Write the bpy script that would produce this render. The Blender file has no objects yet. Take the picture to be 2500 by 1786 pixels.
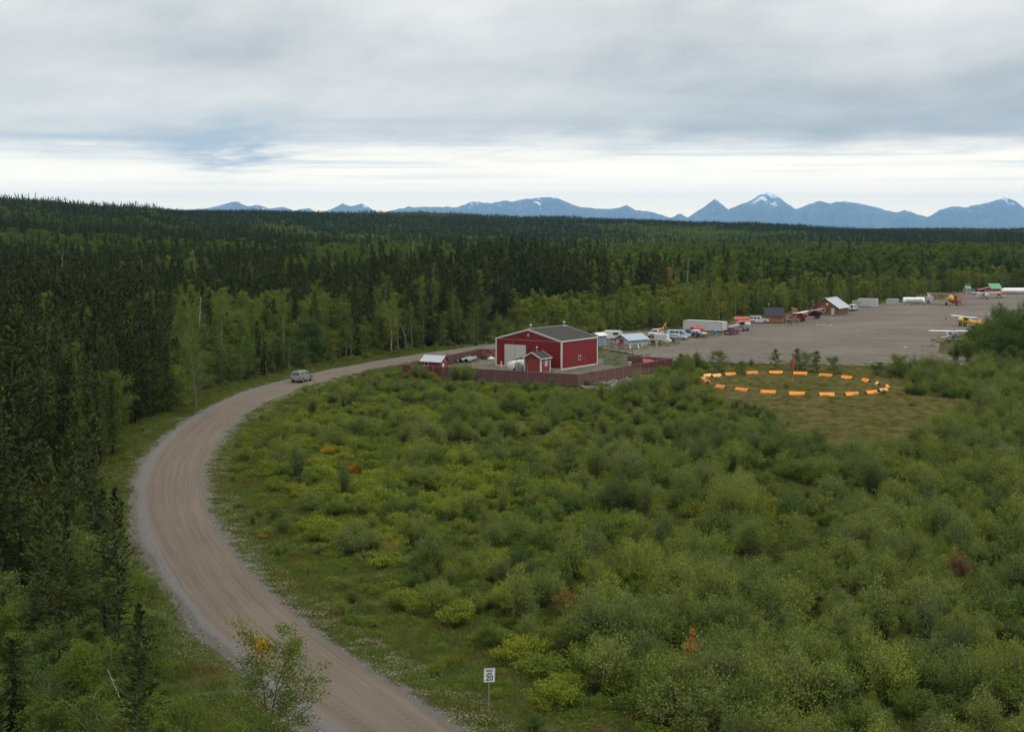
import bpy, bmesh, math, random
import numpy as np
from mathutils import Vector, Matrix

# ------------------------------------------------------------------ camera, sky, sun, exposure
sc = bpy.context.scene
COL = sc.collection
CAM_H = 25.6                      # lookout height above the gravel
FPX, CXP, CYP, HORY = 3472.0, 1250.0, 893.0, 550.0   # 50 mm lens on the 2500 x 1786 photograph
PITCH = math.atan((CYP - HORY) / FPX)
cam = bpy.data.cameras.new('camera')
cam.lens = 50.0; cam.sensor_width = 36.0; cam.clip_start = 0.5; cam.clip_end = 120000
camo = bpy.data.objects.new('camera', cam); COL.objects.link(camo)
camo.location = (0, 0, CAM_H); camo.rotation_euler = (math.pi / 2 - PITCH, 0, 0)
sc.camera = camo
SUN_EL, SUN_AZ = math.radians(55), math.radians(118)     # azimuth from +Y towards +X
sun = bpy.data.lights.new('sun', 'SUN'); sun.energy = 1.5; sun.angle = math.radians(14); sun.color = (1, .96, .9)
suno = bpy.data.objects.new('sun', sun); COL.objects.link(suno)
sd = Vector((math.sin(SUN_AZ) * math.cos(SUN_EL), math.cos(SUN_AZ) * math.cos(SUN_EL), math.sin(SUN_EL)))
suno.rotation_euler = (-sd).to_track_quat('-Z', 'Y').to_euler(); suno.location = (0, -40, 300)
sc.view_settings.view_transform = 'Standard'; sc.view_settings.look = 'None'
sc.view_settings.exposure = 0.0; sc.view_settings.gamma = 1.0
sc.render.engine = 'CYCLES'
sc.cycles.max_bounces = 6; sc.cycles.diffuse_bounces = 2; sc.cycles.glossy_bounces = 2
sc.cycles.transmission_bounces = 3; sc.cycles.transparent_max_bounces = 8; sc.cycles.volume_bounces = 1
sc.cycles.use_denoising = True; sc.cycles.caustics_reflective = False; sc.cycles.caustics_refractive = False

class NT:                         # small helper for node trees
    def __init__(s, tree): s.t = tree; s.N = tree.nodes; s.L = tree.links
    def n(s, typ, **kw):
        x = s.N.new(typ)
        for k, v in kw.items(): setattr(x, k, v)
        return x
    def put(s, sock, v):
        if isinstance(v, bpy.types.NodeSocket): s.L.new(v, sock)
        elif v is not None: sock.default_value = v
    def m(s, op, a, b=None, c=None, clamp=False):
        x = s.n('ShaderNodeMath', operation=op, use_clamp=clamp)
        s.put(x.inputs[0], a)
        if b is not None: s.put(x.inputs[1], b)
        if c is not None: s.put(x.inputs[2], c)
        return x.outputs[0]
    def mr(s, v, a, b, c=0.0, d=1.0, smooth=True):
        x = s.n('ShaderNodeMapRange', interpolation_type='SMOOTHSTEP' if smooth else 'LINEAR'); x.clamp = True
        s.put(x.inputs[0], v)
        for i, q in zip((1, 2, 3, 4), (a, b, c, d)): s.put(x.inputs[i], q)
        return x.outputs[0]
    def mix(s, f, a, b):
        x = s.n('ShaderNodeMix', data_type='RGBA'); s.put(x.inputs[0], f)
        for i, q in ((6, a), (7, b)):
            if isinstance(q, (tuple, list)): q = tuple(q) + (1,) if len(q) == 3 else q
            s.put(x.inputs[i], q)
        return x.outputs[2]
    def noise(s, vec, scale, detail=4, rough=.55, dims='3D'):
        x = s.n('ShaderNodeTexNoise', noise_dimensions=dims); s.put(x.inputs['Vector'], vec)
        s.put(x.inputs['Scale'], scale); s.put(x.inputs['Detail'], detail); s.put(x.inputs['Roughness'], rough)
        return x.outputs[0]
    def xyz(s, x, y, z):
        c = s.n('ShaderNodeCombineXYZ')
        for i, q in enumerate((x, y, z)): s.put(c.inputs[i], q)
        return c.outputs[0]
    def ramp(s, f, stops):
        x = s.n('ShaderNodeValToRGB'); s.put(x.inputs[0], f); cr = x.color_ramp
        while len(cr.elements) < len(stops): cr.elements.new(.5)
        for e, (p, c) in zip(cr.elements, stops): e.position = p; e.color = tuple(c) + (1,)
        return x.outputs[0]

def make_world():
    w = bpy.data.worlds.new('World'); sc.world = w; w.use_nodes = True
    T = NT(w.node_tree); T.N.clear()
    out = T.n('ShaderNodeOutputWorld'); bg = T.n('ShaderNodeBackground'); T.L.new(bg.outputs[0], out.inputs[0])
    sky = T.n('ShaderNodeTexSky', sky_type='NISHITA'); sky.sun_disc = False
    sky.sun_elevation = SUN_EL; sky.sun_rotation = SUN_AZ; sky.altitude = 300
    tc = T.n('ShaderNodeTexCoord'); sp = T.n('ShaderNodeSeparateXYZ'); T.L.new(tc.outputs['Generated'], sp.inputs[0])
    X, Y, Z = sp.outputs
    hor = T.m('SQRT', T.m('ADD', T.m('MULTIPLY', X, X), T.m('MULTIPLY', Y, Y)))
    zc = T.m('MAXIMUM', Z, .004)
    el = T.m('DIVIDE', Z, T.m('MAXIMUM', hor, .01))                 # tan of elevation
    u = T.m('DIVIDE', X, zc); v = T.m('DIVIDE', Y, zc)              # flat cloud deck, in deck heights
    ll = T.m('LOGARITHM', T.m('MAXIMUM', T.m('DIVIDE', hor, zc), .5), 2.718)   # log distance along the deck
    az = T.m('ARCTAN2', X, Y)
    P = T.xyz(u, v, 0)
    q1 = T.xyz(T.m('ADD', T.m('MULTIPLY', az, 5.5), T.m('MULTIPLY', ll, .5)), T.m('MULTIPLY', ll, 1.5), 1.7)
    q2 = T.xyz(T.m('MULTIPLY', az, 11.0), T.m('MULTIPLY', ll, 4.6), 4.1)
    q3 = T.xyz(T.m('MULTIPLY', T.m('ADD', az, T.m('MULTIPLY', ll, .12)), 34.0), T.m('MULTIPLY', ll, 9.0), 8.3)
    big = T.noise(q1, 1.0, 5, .55); mid = T.noise(q2, 1.0, 5, .6); fine = T.noise(q3, 1.0, 4, .6)
    def blob(px, py, wx, wy):
        a0 = math.atan((px - CXP) / FPX); e0 = (HORY - py) / FPX
        da = T.m('DIVIDE', T.m('SUBTRACT', az, a0), wx / FPX); de = T.m('DIVIDE', T.m('SUBTRACT', el, e0), wy / FPX)
        r2 = T.m('ADD', T.m('MULTIPLY', da, da), T.m('MULTIPLY', de, de))
        return T.m('EXPONENT', T.m('MULTIPLY', r2, -1.0))
    # thickness of the overcast: 0 thin and pale, 1 thick and blue grey
    th = T.m('ADD', T.m('MULTIPLY', T.m('SUBTRACT', big, .5), 1.9), .34)
    th = T.m('ADD', th, T.m('MULTIPLY', T.m('SUBTRACT', mid, .5), .62))
    th = T.m('ADD', th, T.m('MULTIPLY', blob(2020, 265, 560, 85), .42))
    th = T.m('ADD', th, T.m('MULTIPLY', blob(1700, 320, 520, 40), .30))
    th = T.m('ADD', th, T.m('MULTIPLY', blob(520, 110, 420, 60), .10))
    th = T.m('SUBTRACT', th, T.m('MULTIPLY', blob(600, 235, 700, 60), .22))
    deckc = T.ramp(th, [(0.0, (.85, .835, .785)), (.35, (.715, .715, .685)), (.7, (.545, .568, .565)), (1.0, (.43, .465, .48))])
    # far edge of the deck, ragged, with pale sky below it
    edge = T.m('ADD', el, T.m('MULTIPLY', T.m('SUBTRACT', mid, .5), .022))
    edge = T.m('ADD', edge, T.m('MULTIPLY', T.m('SUBTRACT', fine, .5), .010))
    edge = T.m('ADD', edge, T.m('MULTIPLY', T.m('SUBTRACT', big, .5), .018))
    deck = T.mr(edge, .044, .066)
    pale = T.ramp(T.m('ADD', T.mr(el, 0, .05, 0, .6, False), T.m('MULTIPLY', T.m('SUBTRACT', mid, .5), .9)),
                  [(0.0, (1.06, 1.0, .90)), (.5, (.97, .945, .88)), (1.0, (.66, .70, .715))])
    glow = T.ramp(T.mr(el, 0, .12, 0, 1, False), [(0.0, (.86, .72, .50)), (.25, (.66, .59, .48)), (.5, (.475, .45, .41)), (1.0, (.42, .415, .405))])
    gm = T.n('ShaderNodeMix', data_type='RGBA', blend_type='MULTIPLY'); gm.inputs[0].default_value = 1; T.L.new(pale, gm.inputs[6]); T.L.new(glow, gm.inputs[7])
    gs = T.n('ShaderNodeVectorMath', operation='SCALE'); T.L.new(gm.outputs[2], gs.inputs[0]); gs.inputs['Scale'].default_value = 2.75; pale = gs.outputs[0]
    strk = T.noise(T.xyz(T.m('MULTIPLY', az, 4.0), T.m('MULTIPLY', ll, 13.0), 2.2), 1.0, 4, .55)
    pale = T.mix(T.m('MULTIPLY', T.mr(strk, .52, .72), T.mr(el, .018, .045, 0, .55)), pale, (.72, .77, .80))
    virga = T.m('MULTIPLY', blob(575, 358, 130, 60), T.m('MULTIPLY', 1.9, T.mr(T.m('ADD', fine, T.m('MULTIPLY', T.m('SUBTRACT', mid, .5), .5)), .25, .80)))
    virga = T.m('ADD', virga, T.m('MULTIPLY', blob(230, 346, 330, 9), .75))
    virga = T.m('ADD', virga, T.m('MULTIPLY', blob(330, 385, 330, 22), .32))
    virga = T.m('ADD', virga, T.m('MULTIPLY', blob(930, 302, 320, 7), .35))
    colr = T.mix(deck, pale, deckc)
    colr = T.mix(T.m('MINIMUM', T.m('MULTIPLY', virga, .95), .9), colr, (.47, .565, .63))
    # a little of the clear sky's blue comes through the cloud everywhere
    add = T.n('ShaderNodeMix', data_type='RGBA', blend_type='ADD'); add.inputs[0].default_value = .008
    T.L.new(colr, add.inputs[6]); T.L.new(sky.outputs[0], add.inputs[7])
    # sky brightened towards the unseen zenith to light the ground, after CIE overcast
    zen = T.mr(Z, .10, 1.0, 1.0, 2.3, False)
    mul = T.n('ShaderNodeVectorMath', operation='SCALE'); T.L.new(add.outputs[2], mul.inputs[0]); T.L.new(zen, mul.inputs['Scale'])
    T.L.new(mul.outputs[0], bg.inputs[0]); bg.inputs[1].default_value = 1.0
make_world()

# ------------------------------------------------------------------ helpers
R = math.radians
def G(px, py, z=0.0):
    """ground point (at height z) that a surveyor's sight line through photograph point px,py meets"""
    x = (px - CXP) / FPX; y = -(py - CYP) / FPX
    d = (x, math.cos(PITCH) + y * math.sin(PITCH), -math.sin(PITCH) + y * math.cos(PITCH))
    t = (z - CAM_H) / d[2]
    return Vector((d[0] * t, d[1] * t, z))
def PX(x, y, z):
    """numpy: photograph coordinates of points"""
    zc = y * math.cos(PITCH) - (z - CAM_H) * math.sin(PITCH)
    yc = y * math.sin(PITCH) + (z - CAM_H) * math.cos(PITCH)
    zc = np.maximum(zc, 1e-3)
    return CXP + FPX * x / zc, CYP - FPX * yc / zc
def hash2(ix, iy, seed):
    n = (ix.astype(np.int64) * 374761393 + iy.astype(np.int64) * 668265263 + seed * 1442695041) & 0x7fffffff
    n = ((n ^ (n >> 13)) * 1274126177) & 0x7fffffff
    return ((n ^ (n >> 16)) & 0xffff) / 65535.0
def vnoise(x, y, s, seed=0):
    x = np.asarray(x, float) / s; y = np.asarray(y, float) / s
    ix = np.floor(x); iy = np.floor(y); fx = x - ix; fy = y - iy
    fx = fx * fx * (3 - 2 * fx); fy = fy * fy * (3 - 2 * fy)
    a = hash2(ix, iy, seed); b = hash2(ix + 1, iy, seed); c = hash2(ix, iy + 1, seed); d = hash2(ix + 1, iy + 1, seed)
    return (a * (1 - fx) + b * fx) * (1 - fy) + (c * (1 - fx) + d * fx) * fy
def inpoly(px, py, poly):
    px = np.asarray(px); py = np.asarray(py); r = np.zeros(px.shape, bool); n = len(poly)
    for i in range(n):
        x0, y0 = poly[i][:2]; x1, y1 = poly[(i + 1) % n][:2]
        if y0 == y1: continue
        c = (py > min(y0, y1)) & (py <= max(y0, y1)); xi = x0 + (py - y0) * (x1 - x0) / (y1 - y0)
        r ^= c & (px < xi)
    return r
def dist_poly(x, y, pts):
    d = np.full(np.shape(x), 1e9)
    for (ax, ay), (bx, by) in zip(pts[:-1], pts[1:]):
        vx, vy = bx - ax, by - ay; L = vx * vx + vy * vy + 1e-9
        t = np.clip(((x - ax) * vx + (y - ay) * vy) / L, 0, 1)
        d = np.minimum(d, np.hypot(x - ax - t * vx, y - ay - t * vy))
    return d

def tag(o, label=None, cat=None, group=None, kind=None):
    if label: o['label'] = label
    if cat: o['category'] = cat
    if group: o['group'] = group
    if kind: o['kind'] = kind
    return o
def empty(name, loc, rz=0.0, label=None, cat=None, group=None):
    o = bpy.data.objects.new(name, None); COL.objects.link(o); o.empty_display_size = .2
    o.location = loc; o.rotation_euler = (0, 0, rz)
    return tag(o, label, cat, group)
def link(name, me, mat=None, parent=None, loc=None, rot=None):
    o = bpy.data.objects.new(name, me); COL.objects.link(o)
    if mat is not None and len(me.materials) == 0: me.materials.append(mat)
    if parent is not None: o.parent = parent
    if loc is not None: o.location = loc
    if rot is not None: o.rotation_euler = rot
    return o
def copy_tree(o, parent=None):
    c = o.copy(); COL.objects.link(c); c.parent = parent
    for ch in list(o.children):
        if ch.name != c.name: copy_tree(ch, c)
    return c

class MB:
    """collects shapes for ONE part"""
    def __init__(s): s.v = []; s.f = []
    def add(s, V, F):
        k = len(s.v); s.v += [tuple(p) for p in V]; s.f += [tuple(i + k for i in f) for f in F]; return s
    def box(s, c, d, rz=0.0, ry=0.0, rx=0.0):
        M = Matrix.Rotation(rz, 3, 'Z') @ Matrix.Rotation(ry, 3, 'Y') @ Matrix.Rotation(rx, 3, 'X')
        V = [Vector(c) + M @ Vector((sx * d[0] / 2, sy * d[1] / 2, sz * d[2] / 2)) for sx in (-1, 1) for sy in (-1, 1) for sz in (-1, 1)]
        return s.add(V, [(0, 1, 3, 2), (4, 6, 7, 5), (0, 4, 5, 1), (2, 3, 7, 6), (0, 2, 6, 4), (1, 5, 7, 3)])
    def cyl(s, a, b, r0, r1=None, n=10, cap=True):
        a = Vector(a); b = Vector(b); r1 = r0 if r1 is None else r1; z = (b - a).normalized()
        x = z.orthogonal().normalized(); y = z.cross(x); V = []
        for p, r in ((a, r0), (b, r1)):
            for i in range(n):
                t = 2 * math.pi * i / n; V.append(p + x * (r * math.cos(t)) + y * (r * math.sin(t)))
        F = [(i, (i + 1) % n, n + (i + 1) % n, n + i) for i in range(n)]
        if cap: F += [tuple(reversed(range(n))), tuple(range(n, 2 * n))]
        return s.add(V, F)
    def loft(s, rings, cap=True, closed=True):
        n = len(rings[0]); V = [p for r in rings for p in r]; F = []
        for j in range(len(rings) - 1):
            for i in range(n if closed else n - 1):
                F.append((j * n + i, j * n + (i + 1) % n, (j + 1) * n + (i + 1) % n, (j + 1) * n + i))
        if cap: F += [tuple(reversed(range(n))), tuple(range((len(rings) - 1) * n, len(rings) * n))]
        return s.add(V, F)
    def prism(s, poly, axis, a, b):
        """poly of 2-D points extruded along axis from a to b"""
        def P(p, t): return (t, p[0], p[1]) if axis == 'x' else ((p[0], t, p[1]) if axis == 'y' else (p[0], p[1], t))
        n = len(poly); V = [P(p, a) for p in poly] + [P(p, b) for p in poly]
        return s.add(V, [tuple(reversed(range(n))), tuple(range(n, 2 * n))] + [(i, (i + 1) % n, n + (i + 1) % n, n + i) for i in range(n)])
    def quad(s, *p): return s.add(p, [tuple(range(len(p)))])
    def mesh(s, name, mat=None, smooth=False, bevel=0.0):
        me = bpy.data.meshes.new(name); me.from_pydata([tuple(p) for p in s.v], [], s.f)
        bm = bmesh.new(); bm.from_mesh(me); bmesh.ops.recalc_face_normals(bm, faces=bm.faces)
        if bevel:
            bmesh.ops.bevel(bm, geom=[e for e in bm.edges if len(e.link_faces) == 2 and e.calc_face_angle(0) > .5], offset=bevel, segments=2, affect='EDGES', clamp_overlap=True)
        bm.to_mesh(me); bm.free()
        if smooth:
            for p in me.polygons: p.use_smooth = True
            if smooth == 'auto':
                me.set_sharp_from_angle(angle=R(38))
        if mat is not None: me.materials.append(mat)
        return me
    def build(s, name, mat=None, parent=None, smooth=False, bevel=0.0, loc=None, rot=None):
        return link(name, s.mesh(name, None, smooth, bevel), mat, parent, loc, rot)

# ------------------------------------------------------------------ materials
MATS = {}
def mat_base(name, rough=.6, metal=0.0, spec=.5):
    m = bpy.data.materials.new(name); m.use_nodes = True; T = NT(m.node_tree)
    b = T.N['Principled BSDF']; b.inputs['Roughness'].default_value = rough; b.inputs['Metallic'].default_value = metal
    b.inputs['Specular IOR Level'].default_value = spec
    return m, T, b
def paint(name, c, rough=.55, dirt=.25, scale=1.2, metal=0.0, dirtc=None, bump=0.0, spec=.4, ribs=None):
    """worn paint: base colour with soft stains; ribs = (axis, pitch) adds pressed sheet relief"""
    if name in MATS: return MATS[name]
    m, T, b = mat_base(name, rough, metal, spec)
    tc = T.n('ShaderNodeTexCoord'); ob = tc.outputs['Object']
    n1 = T.noise(ob, scale, 5, .6); n2 = T.noise(ob, scale * 7, 3, .6)
    f = T.m('MULTIPLY', T.m('MULTIPLY', T.mr(n1, .38, .72), T.mr(n2, .25, .75, .5, 1)), dirt)
    dc = dirtc or tuple(.5 * q + .03 for q in c)
    T.L.new(T.mix(f, c, dc), b.inputs['Base Color'])
    h = None
    if ribs:
        sp = T.n('ShaderNodeSeparateXYZ'); T.L.new(ob, sp.inputs[0])
        h = T.m('PINGPONG', sp.outputs[ribs[0]], ribs[1] / 2); h = T.mr(h, ribs[1] * .32, ribs[1] * .46)
        h = T.m('MULTIPLY', h, .03)
    if bump: h2 = T.m('MULTIPLY', n2, bump); h = h2 if h is None else T.m('ADD', h, h2)
    if h is not None:
        bp = T.n('ShaderNodeBump'); bp.inputs['Distance'].default_value = 1.0; bp.inputs['Strength'].default_value = .8
        T.L.new(h, bp.inputs['Height']); T.L.new(bp.outputs[0], b.inputs['Normal'])
    MATS[name] = m; return m
def glass(name='dark_glass', c=(.015, .02, .024)):
    if name in MATS: return MATS[name]
    m, T, b = mat_base(name, .08, 0, .6); b.inputs['Base Color'].default_value = c + (1,); MATS[name] = m; return m
RED = paint('barn_red', (.165, .0060, .0065), .55, .5, .5, dirtc=(.09, .010, .010), ribs=(0, .3))
REDY = paint('barn_red_gable', (.165, .0060, .0065), .55, .5, .5, dirtc=(.09, .010, .010), ribs=(1, .3))
HUTRED = paint('hut_red', (.20, .028, .024), .65, .4, 1.5, dirtc=(.13, .03, .025))
WHITE = paint('white_trim', (.52, .52, .50), .5, .3, 1.5, dirtc=(.34, .33, .30))
WHITET = paint('white_tank_paint', (.58, .59, .59), .4, .3, .8, dirtc=(.45, .45, .43))
DOORW = paint('door_white', (.46, .45, .41), .5, .4, .6, dirtc=(.40, .38, .33))
SHINGLE = paint('grey_shingle', (.040, .038, .036), .85, .5, 2.5, dirtc=(.055, .052, .048), bump=.02, spec=.08)
DARKSH = paint('black_shingle', (.028, .029, .034), .9, .5, 2.5, dirtc=(.045, .045, .05), bump=.03)
TIN = paint('galvanised_roof', (.31, .335, .36), .38, .4, .7, .35, dirtc=(.30, .32, .33), ribs=(0, .25))
TINB = paint('bluish_roof', (.25, .33, .40), .42, .4, .7, .2, dirtc=(.26, .32, .37), ribs=(0, .25))
GREENR = paint('green_roof', (.07, .26, .15), .45, .3, .7, ribs=(0, .25))
STEEL = paint('galvanised_steel', (.28, .29, .30), .45, .4, 3, .6)
CULV = paint('culvert_zinc', (.22, .25, .27), .5, .5, 2, .4, ribs=(0, .12))
BLACK = paint('black_rubber', (.018, .018, .018), .85, .3, 6)
BLKP = paint('black_paint', (.02, .021, .023), .35, .3, 3)
YEL = paint('safety_yellow', (.62, .42, .06), .5, .4, 4, dirtc=(.35, .26, .08))
PALEY = paint('faded_yellow', (.66, .47, .17), .55, .4, 4)
RUST = paint('rust', (.16, .06, .025), .85, .8, 1.5, dirtc=(.06, .03, .018), bump=.03)
ORTANK = paint('orange_tank_paint', (.42, .10, .045), .5, .5, 1, dirtc=(.25, .07, .04))
REDTANK = paint('red_tank_paint', (.30, .055, .04), .55, .5, 1, dirtc=(.18, .05, .04))
SLAT = paint('slat_red', (.105, .028, .028), .6, .5, .25, dirtc=(.075, .03, .03))
WOOD = paint('new_pine', (.34, .175, .07), .7, .5, 1.4, dirtc=(.28, .135, .05), ribs=(2, .22))
CEDAR = paint('cedar_siding', (.155, .062, .027), .7, .6, 1.2, dirtc=(.10, .04, .02), ribs=(2, .2))
CEDARG = paint('gable_cedar', (.26, .105, .035), .7, .5, 1.2, dirtc=(.19, .075, .03), ribs=(1, .2))
GREYW = paint('grey_wood', (.20, .19, .18), .8, .6, 3, dirtc=(.14, .12, .10))
BLUEG = paint('blue_grey_wall', (.20, .235, .29), .7, .4, 1, dirtc=(.14, .165, .20))
STONE = paint('tan_wall', (.33, .28, .23), .8, .5, 2.5, dirtc=(.24, .20, .17))
ORANGE = paint('orange_panel', (.68, .225, .004), .6, .55, 1.3, dirtc=(.52, .15, .02))
ORANGEW = paint('orange_panel_worn', (.62, .215, .012), .65, 1.0, 1.1, dirtc=(.22, .085, .03))
ORANGEF = paint('orange_panel_faded', (.64, .33, .12), .65, .5, 1.3, dirtc=(.62, .30, .10))
UNDER = paint('panel_underside', (.045, .033, .025), .85, .4, 3)
BLUEP = paint('blue_plastic', (.02, .16, .42), .45, .3, 3)
CHROME = paint('bumper_metal', (.45, .45, .45), .3, .3, 3, .7)
LAMPR = paint('tail_lamp', (.35, .012, .012), .25, .1)
LAMPW = paint('head_lamp', (.7, .7, .68), .15, .1)
CONT = paint('container_grey', (.37, .385, .385), .55, .5, .7, dirtc=(.33, .33, .31))
CONTW = paint('container_white', (.47, .485, .485), .55, .6, .5, dirtc=(.38, .35, .31))
CONTG = paint('container_sage', (.32, .34, .29), .6, .5, .8)
SKIN = paint('skin', (.40, .23, .16), .6, .1)
HAIR = paint('hair', (.03, .02, .014), .8, .2)
GLASS = glass()
# ------------------------------------------------------------------ the setting: terrain, road, gravel, mountains
# valley floor is level to about 500 m; hills rise behind it (heights above the gravel, by bearing and distance)
TU = [-1200, 0, 300, 550, 900, 1300, 1800, 2150, 2500, 3700]
TD = [0, 450, 800, 1000, 1300, 1700, 2200, 3000, 5000, 10000, 20000, 60000]
TZ = [[0, 0, 11, 22, 40, 43, 44, 42, 0, -100, -260, -330],
      [0, 0, 11, 22, 39, 41, 42, 41, 0, -100, -260, -330],
      [0, 0, 8, 17, 32, 34, 36, 35, 0, -100, -260, -330],
      [0, 0, 4, 9, 16, 28, 36, 30, -10, -100, -260, -330],
      [0, 0, 1, 3, 6, 20, 32, 24, -10, -100, -260, -330],
      [0, 0, 0, 0, 2, 12, 21.5, 14, -14, -100, -260, -330],
      [0, 0, 0, 0, 1, 9, 16.5, 8, -16, -100, -260, -330],
      [0, 0, 0, 0, 0, 3, 6, -2, -20, -100, -260, -330],
      [0, 0, 0, 0, 0, 1, 3, -3, -20, -100, -260, -330],
      [0, 0, 0, 0, 0, 1, 2, -3, -20, -100, -260, -330]]
TZ = np.array(TZ, float)
def terrain(x, y):
    x = np.asarray(x, float); y = np.asarray(y, float)
    D = np.hypot(x, y); u = CXP + FPX * np.tan(np.clip(np.arctan2(x, np.maximum(y, 1e-6)), -.75, .75))
    rows = np.stack([np.interp(D, TD, r) for r in TZ], -1)
    k = np.clip(np.searchsorted(TU, u) - 1, 0, len(TU) - 2); tu = np.array(TU, float)
    t = np.clip((u - tu[k]) / (tu[k + 1] - tu[k]), 0, 1); t = t * t * (3 - 2 * t)
    a = np.take_along_axis(rows, k[..., None], -1)[..., 0]; b = np.take_along_axis(rows, (k + 1)[..., None], -1)[..., 0]
    z = a * (1 - t) + b * t
    amp = np.clip((D - 550) / 900, 0, 1) * np.clip((4500 - D) / 1500, 0, 1)
    z = z + amp * (9 * (vnoise(x, y, 420, 3) - .5) + 4 * (vnoise(x, y, 140, 4) - .5))
    return z * np.clip(y / 200, 0, 1)

def grid_mesh(name, V, nu, nv, smooth=True):
    F = [(j * nu + i, j * nu + i + 1, (j + 1) * nu + i + 1, (j + 1) * nu + i) for j in range(nv - 1) for i in range(nu - 1)]
    me = bpy.data.meshes.new(name); me.from_pydata([tuple(map(float, p)) for p in V], [], F)
    for p in me.polygons: p.use_smooth = smooth
    return me

def soil_material():
    m, T, b = mat_base('mossy_soil', .95, 0, .2)
    geo = T.n('ShaderNodeNewGeometry'); P = geo.outputs['Position']
    a = T.noise(P, .05, 4); c = T.noise(P, .6, 5, .65); d = T.noise(P, 4.0, 4, .7)
    col = T.ramp(T.m('ADD', T.m('MULTIPLY', a, .5), T.m('MULTIPLY', c, .5)), [(.3, (.030, .036, .012)), (.48, (.044, .060, .014)), (.6, (.056, .066, .018)), (.74, (.065, .058, .026))])
    col = T.mix(T.mr(d, .45, .75, 0, .6), col, (.028, .03, .014))
    T.L.new(col, b.inputs['Base Color']); bp = T.n('ShaderNodeBump'); bp.inputs['Distance'].default_value = .15
    T.L.new(d, bp.inputs['Height']); T.L.new(bp.outputs[0], b.inputs['Normal']); return m
def gravel_material(name, c0, c1, c2, streak=None):
    m, T, b = mat_base(name, .92, 0, .25)
    geo = T.n('ShaderNodeNewGeometry'); P = geo.outputs['Position']
    a = T.noise(P, .035, 4, .6); c = T.noise(P, .35, 5, .65); d = T.noise(P, 5.0, 3, .75); e = T.noise(P, 22.0, 2, .6)
    f = T.m('ADD', T.m('MULTIPLY', a, .55), T.m('MULTIPLY', c, .45))
    col = T.ramp(f, [(.34, c0), (.5, c1), (.66, c2)])
    if streak:            # long shallow wheel and grader marks
        mp = T.n('ShaderNodeMapping'); T.L.new(P, mp.inputs[0]); mp.inputs['Rotation'].default_value = (0, 0, streak); mp.inputs['Scale'].default_value = (.03, .7, 1)
        s = T.noise(mp.outputs[0], 1.0, 4, .6); col = T.mix(T.mr(s, .5, .66, 0, .65), col, tuple(.62 * q for q in c0))
        s2 = T.mr(s, .48, .3, 0, .35); col = T.mix(s2, col, tuple(1.22 * q for q in c2))
    col = T.mix(T.mr(d, .52, .72, 0, .4), col, tuple(.6 * q for q in c0)); col = T.mix(T.mr(e, .58, .7, 0, .35), col, tuple(1.45 * q for q in c2))
    T.L.new(col, b.inputs['Base Color']); bp = T.n('ShaderNodeBump'); bp.inputs['Distance'].default_value = .04
    T.L.new(T.m('ADD', d, e), bp.inputs['Height']); T.L.new(bp.outputs[0], b.inputs['Normal']); return m

def build_ground():
    ang = np.concatenate([np.linspace(-180, -32, 50), np.linspace(-31, 31, 125), np.linspace(32, 180, 50)])
    rad = np.concatenate([[3, 30, 60], np.linspace(90, 550, 24), np.linspace(600, 3000, 60), [3300, 3700, 4200, 5000, 6500, 8500, 12000, 20000, 32000, 60000]])
    A, Rr = np.meshgrid(np.radians(ang), rad); x = Rr * np.sin(A); y = Rr * np.cos(A)
    z = terrain(x, y) - .08 - .14 * vnoise(x, y, 7, 9) * (Rr < 600)
    me = grid_mesh('ground', np.stack([x, y, z], -1).reshape(-1, 3), len(ang), len(rad))
    tag(link('ground', me, soil_material()), kind='structure')
build_ground()

LEFT = [(1480, 822), (1400, 826), (1300, 832), (1204, 842), (1079, 858), (960, 877), (830, 901), (700, 928), (620, 952), (554, 980), (462, 1036), (394, 1097), (363, 1156), (354, 1223), (368, 1290), (412, 1385), (478, 1484), (594, 1599), (750, 1718), (850, 1786), (985, 1870), (1150, 1960)]
RIGHT = [(1480, 838), (1400, 841), (1300, 846), (1162, 856), (1079, 868), (960, 887.5), (870, 905), (790, 927), (700, 961), (631, 989), (570, 1029), (523, 1085), (499, 1128), (490, 1177), (499, 1248), (528, 1300), (556, 1348), (612, 1408), (693, 1490), (750, 1540), (880, 1625), (1000, 1708), (1100, 1786), (1200, 1860), (1330, 1950)]
def resample(pts, n):
    p = np.array([[q[0], q[1]] for q in pts]); s = np.concatenate([[0], np.cumsum(np.hypot(*np.diff(p, axis=0).T))])
    t = np.linspace(0, s[-1], n); q = np.stack([np.interp(t, s, p[:, 0]), np.interp(t, s, p[:, 1])], -1)
    for _ in range(14): q[1:-1] = .25 * q[:-2] + .5 * q[1:-1] + .25 * q[2:]
    return q
NR = 220
el_ = resample([G(*p)[:2] for p in LEFT], NR); er_ = resample([G(*p)[:2] for p in RIGHT], NR)
ctr = (el_ + er_) / 2
tg = np.gradient(ctr, axis=0); tg /= np.linalg.norm(tg, axis=1)[:, None]; nrm = np.stack([-tg[:, 1], tg[:, 0]], -1)   # towards the inner (field) side
if ((er_ - el_) * nrm).sum() < 0: nrm = -nrm
hw = np.abs(((er_ - el_) * nrm).sum(1)) / 2 * .965
for _ in range(30): hw[1:-1] = .25 * hw[:-2] + .5 * hw[1:-1] + .25 * hw[2:]
ROADC = [tuple(p) for p in ctr[::3]]
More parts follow.
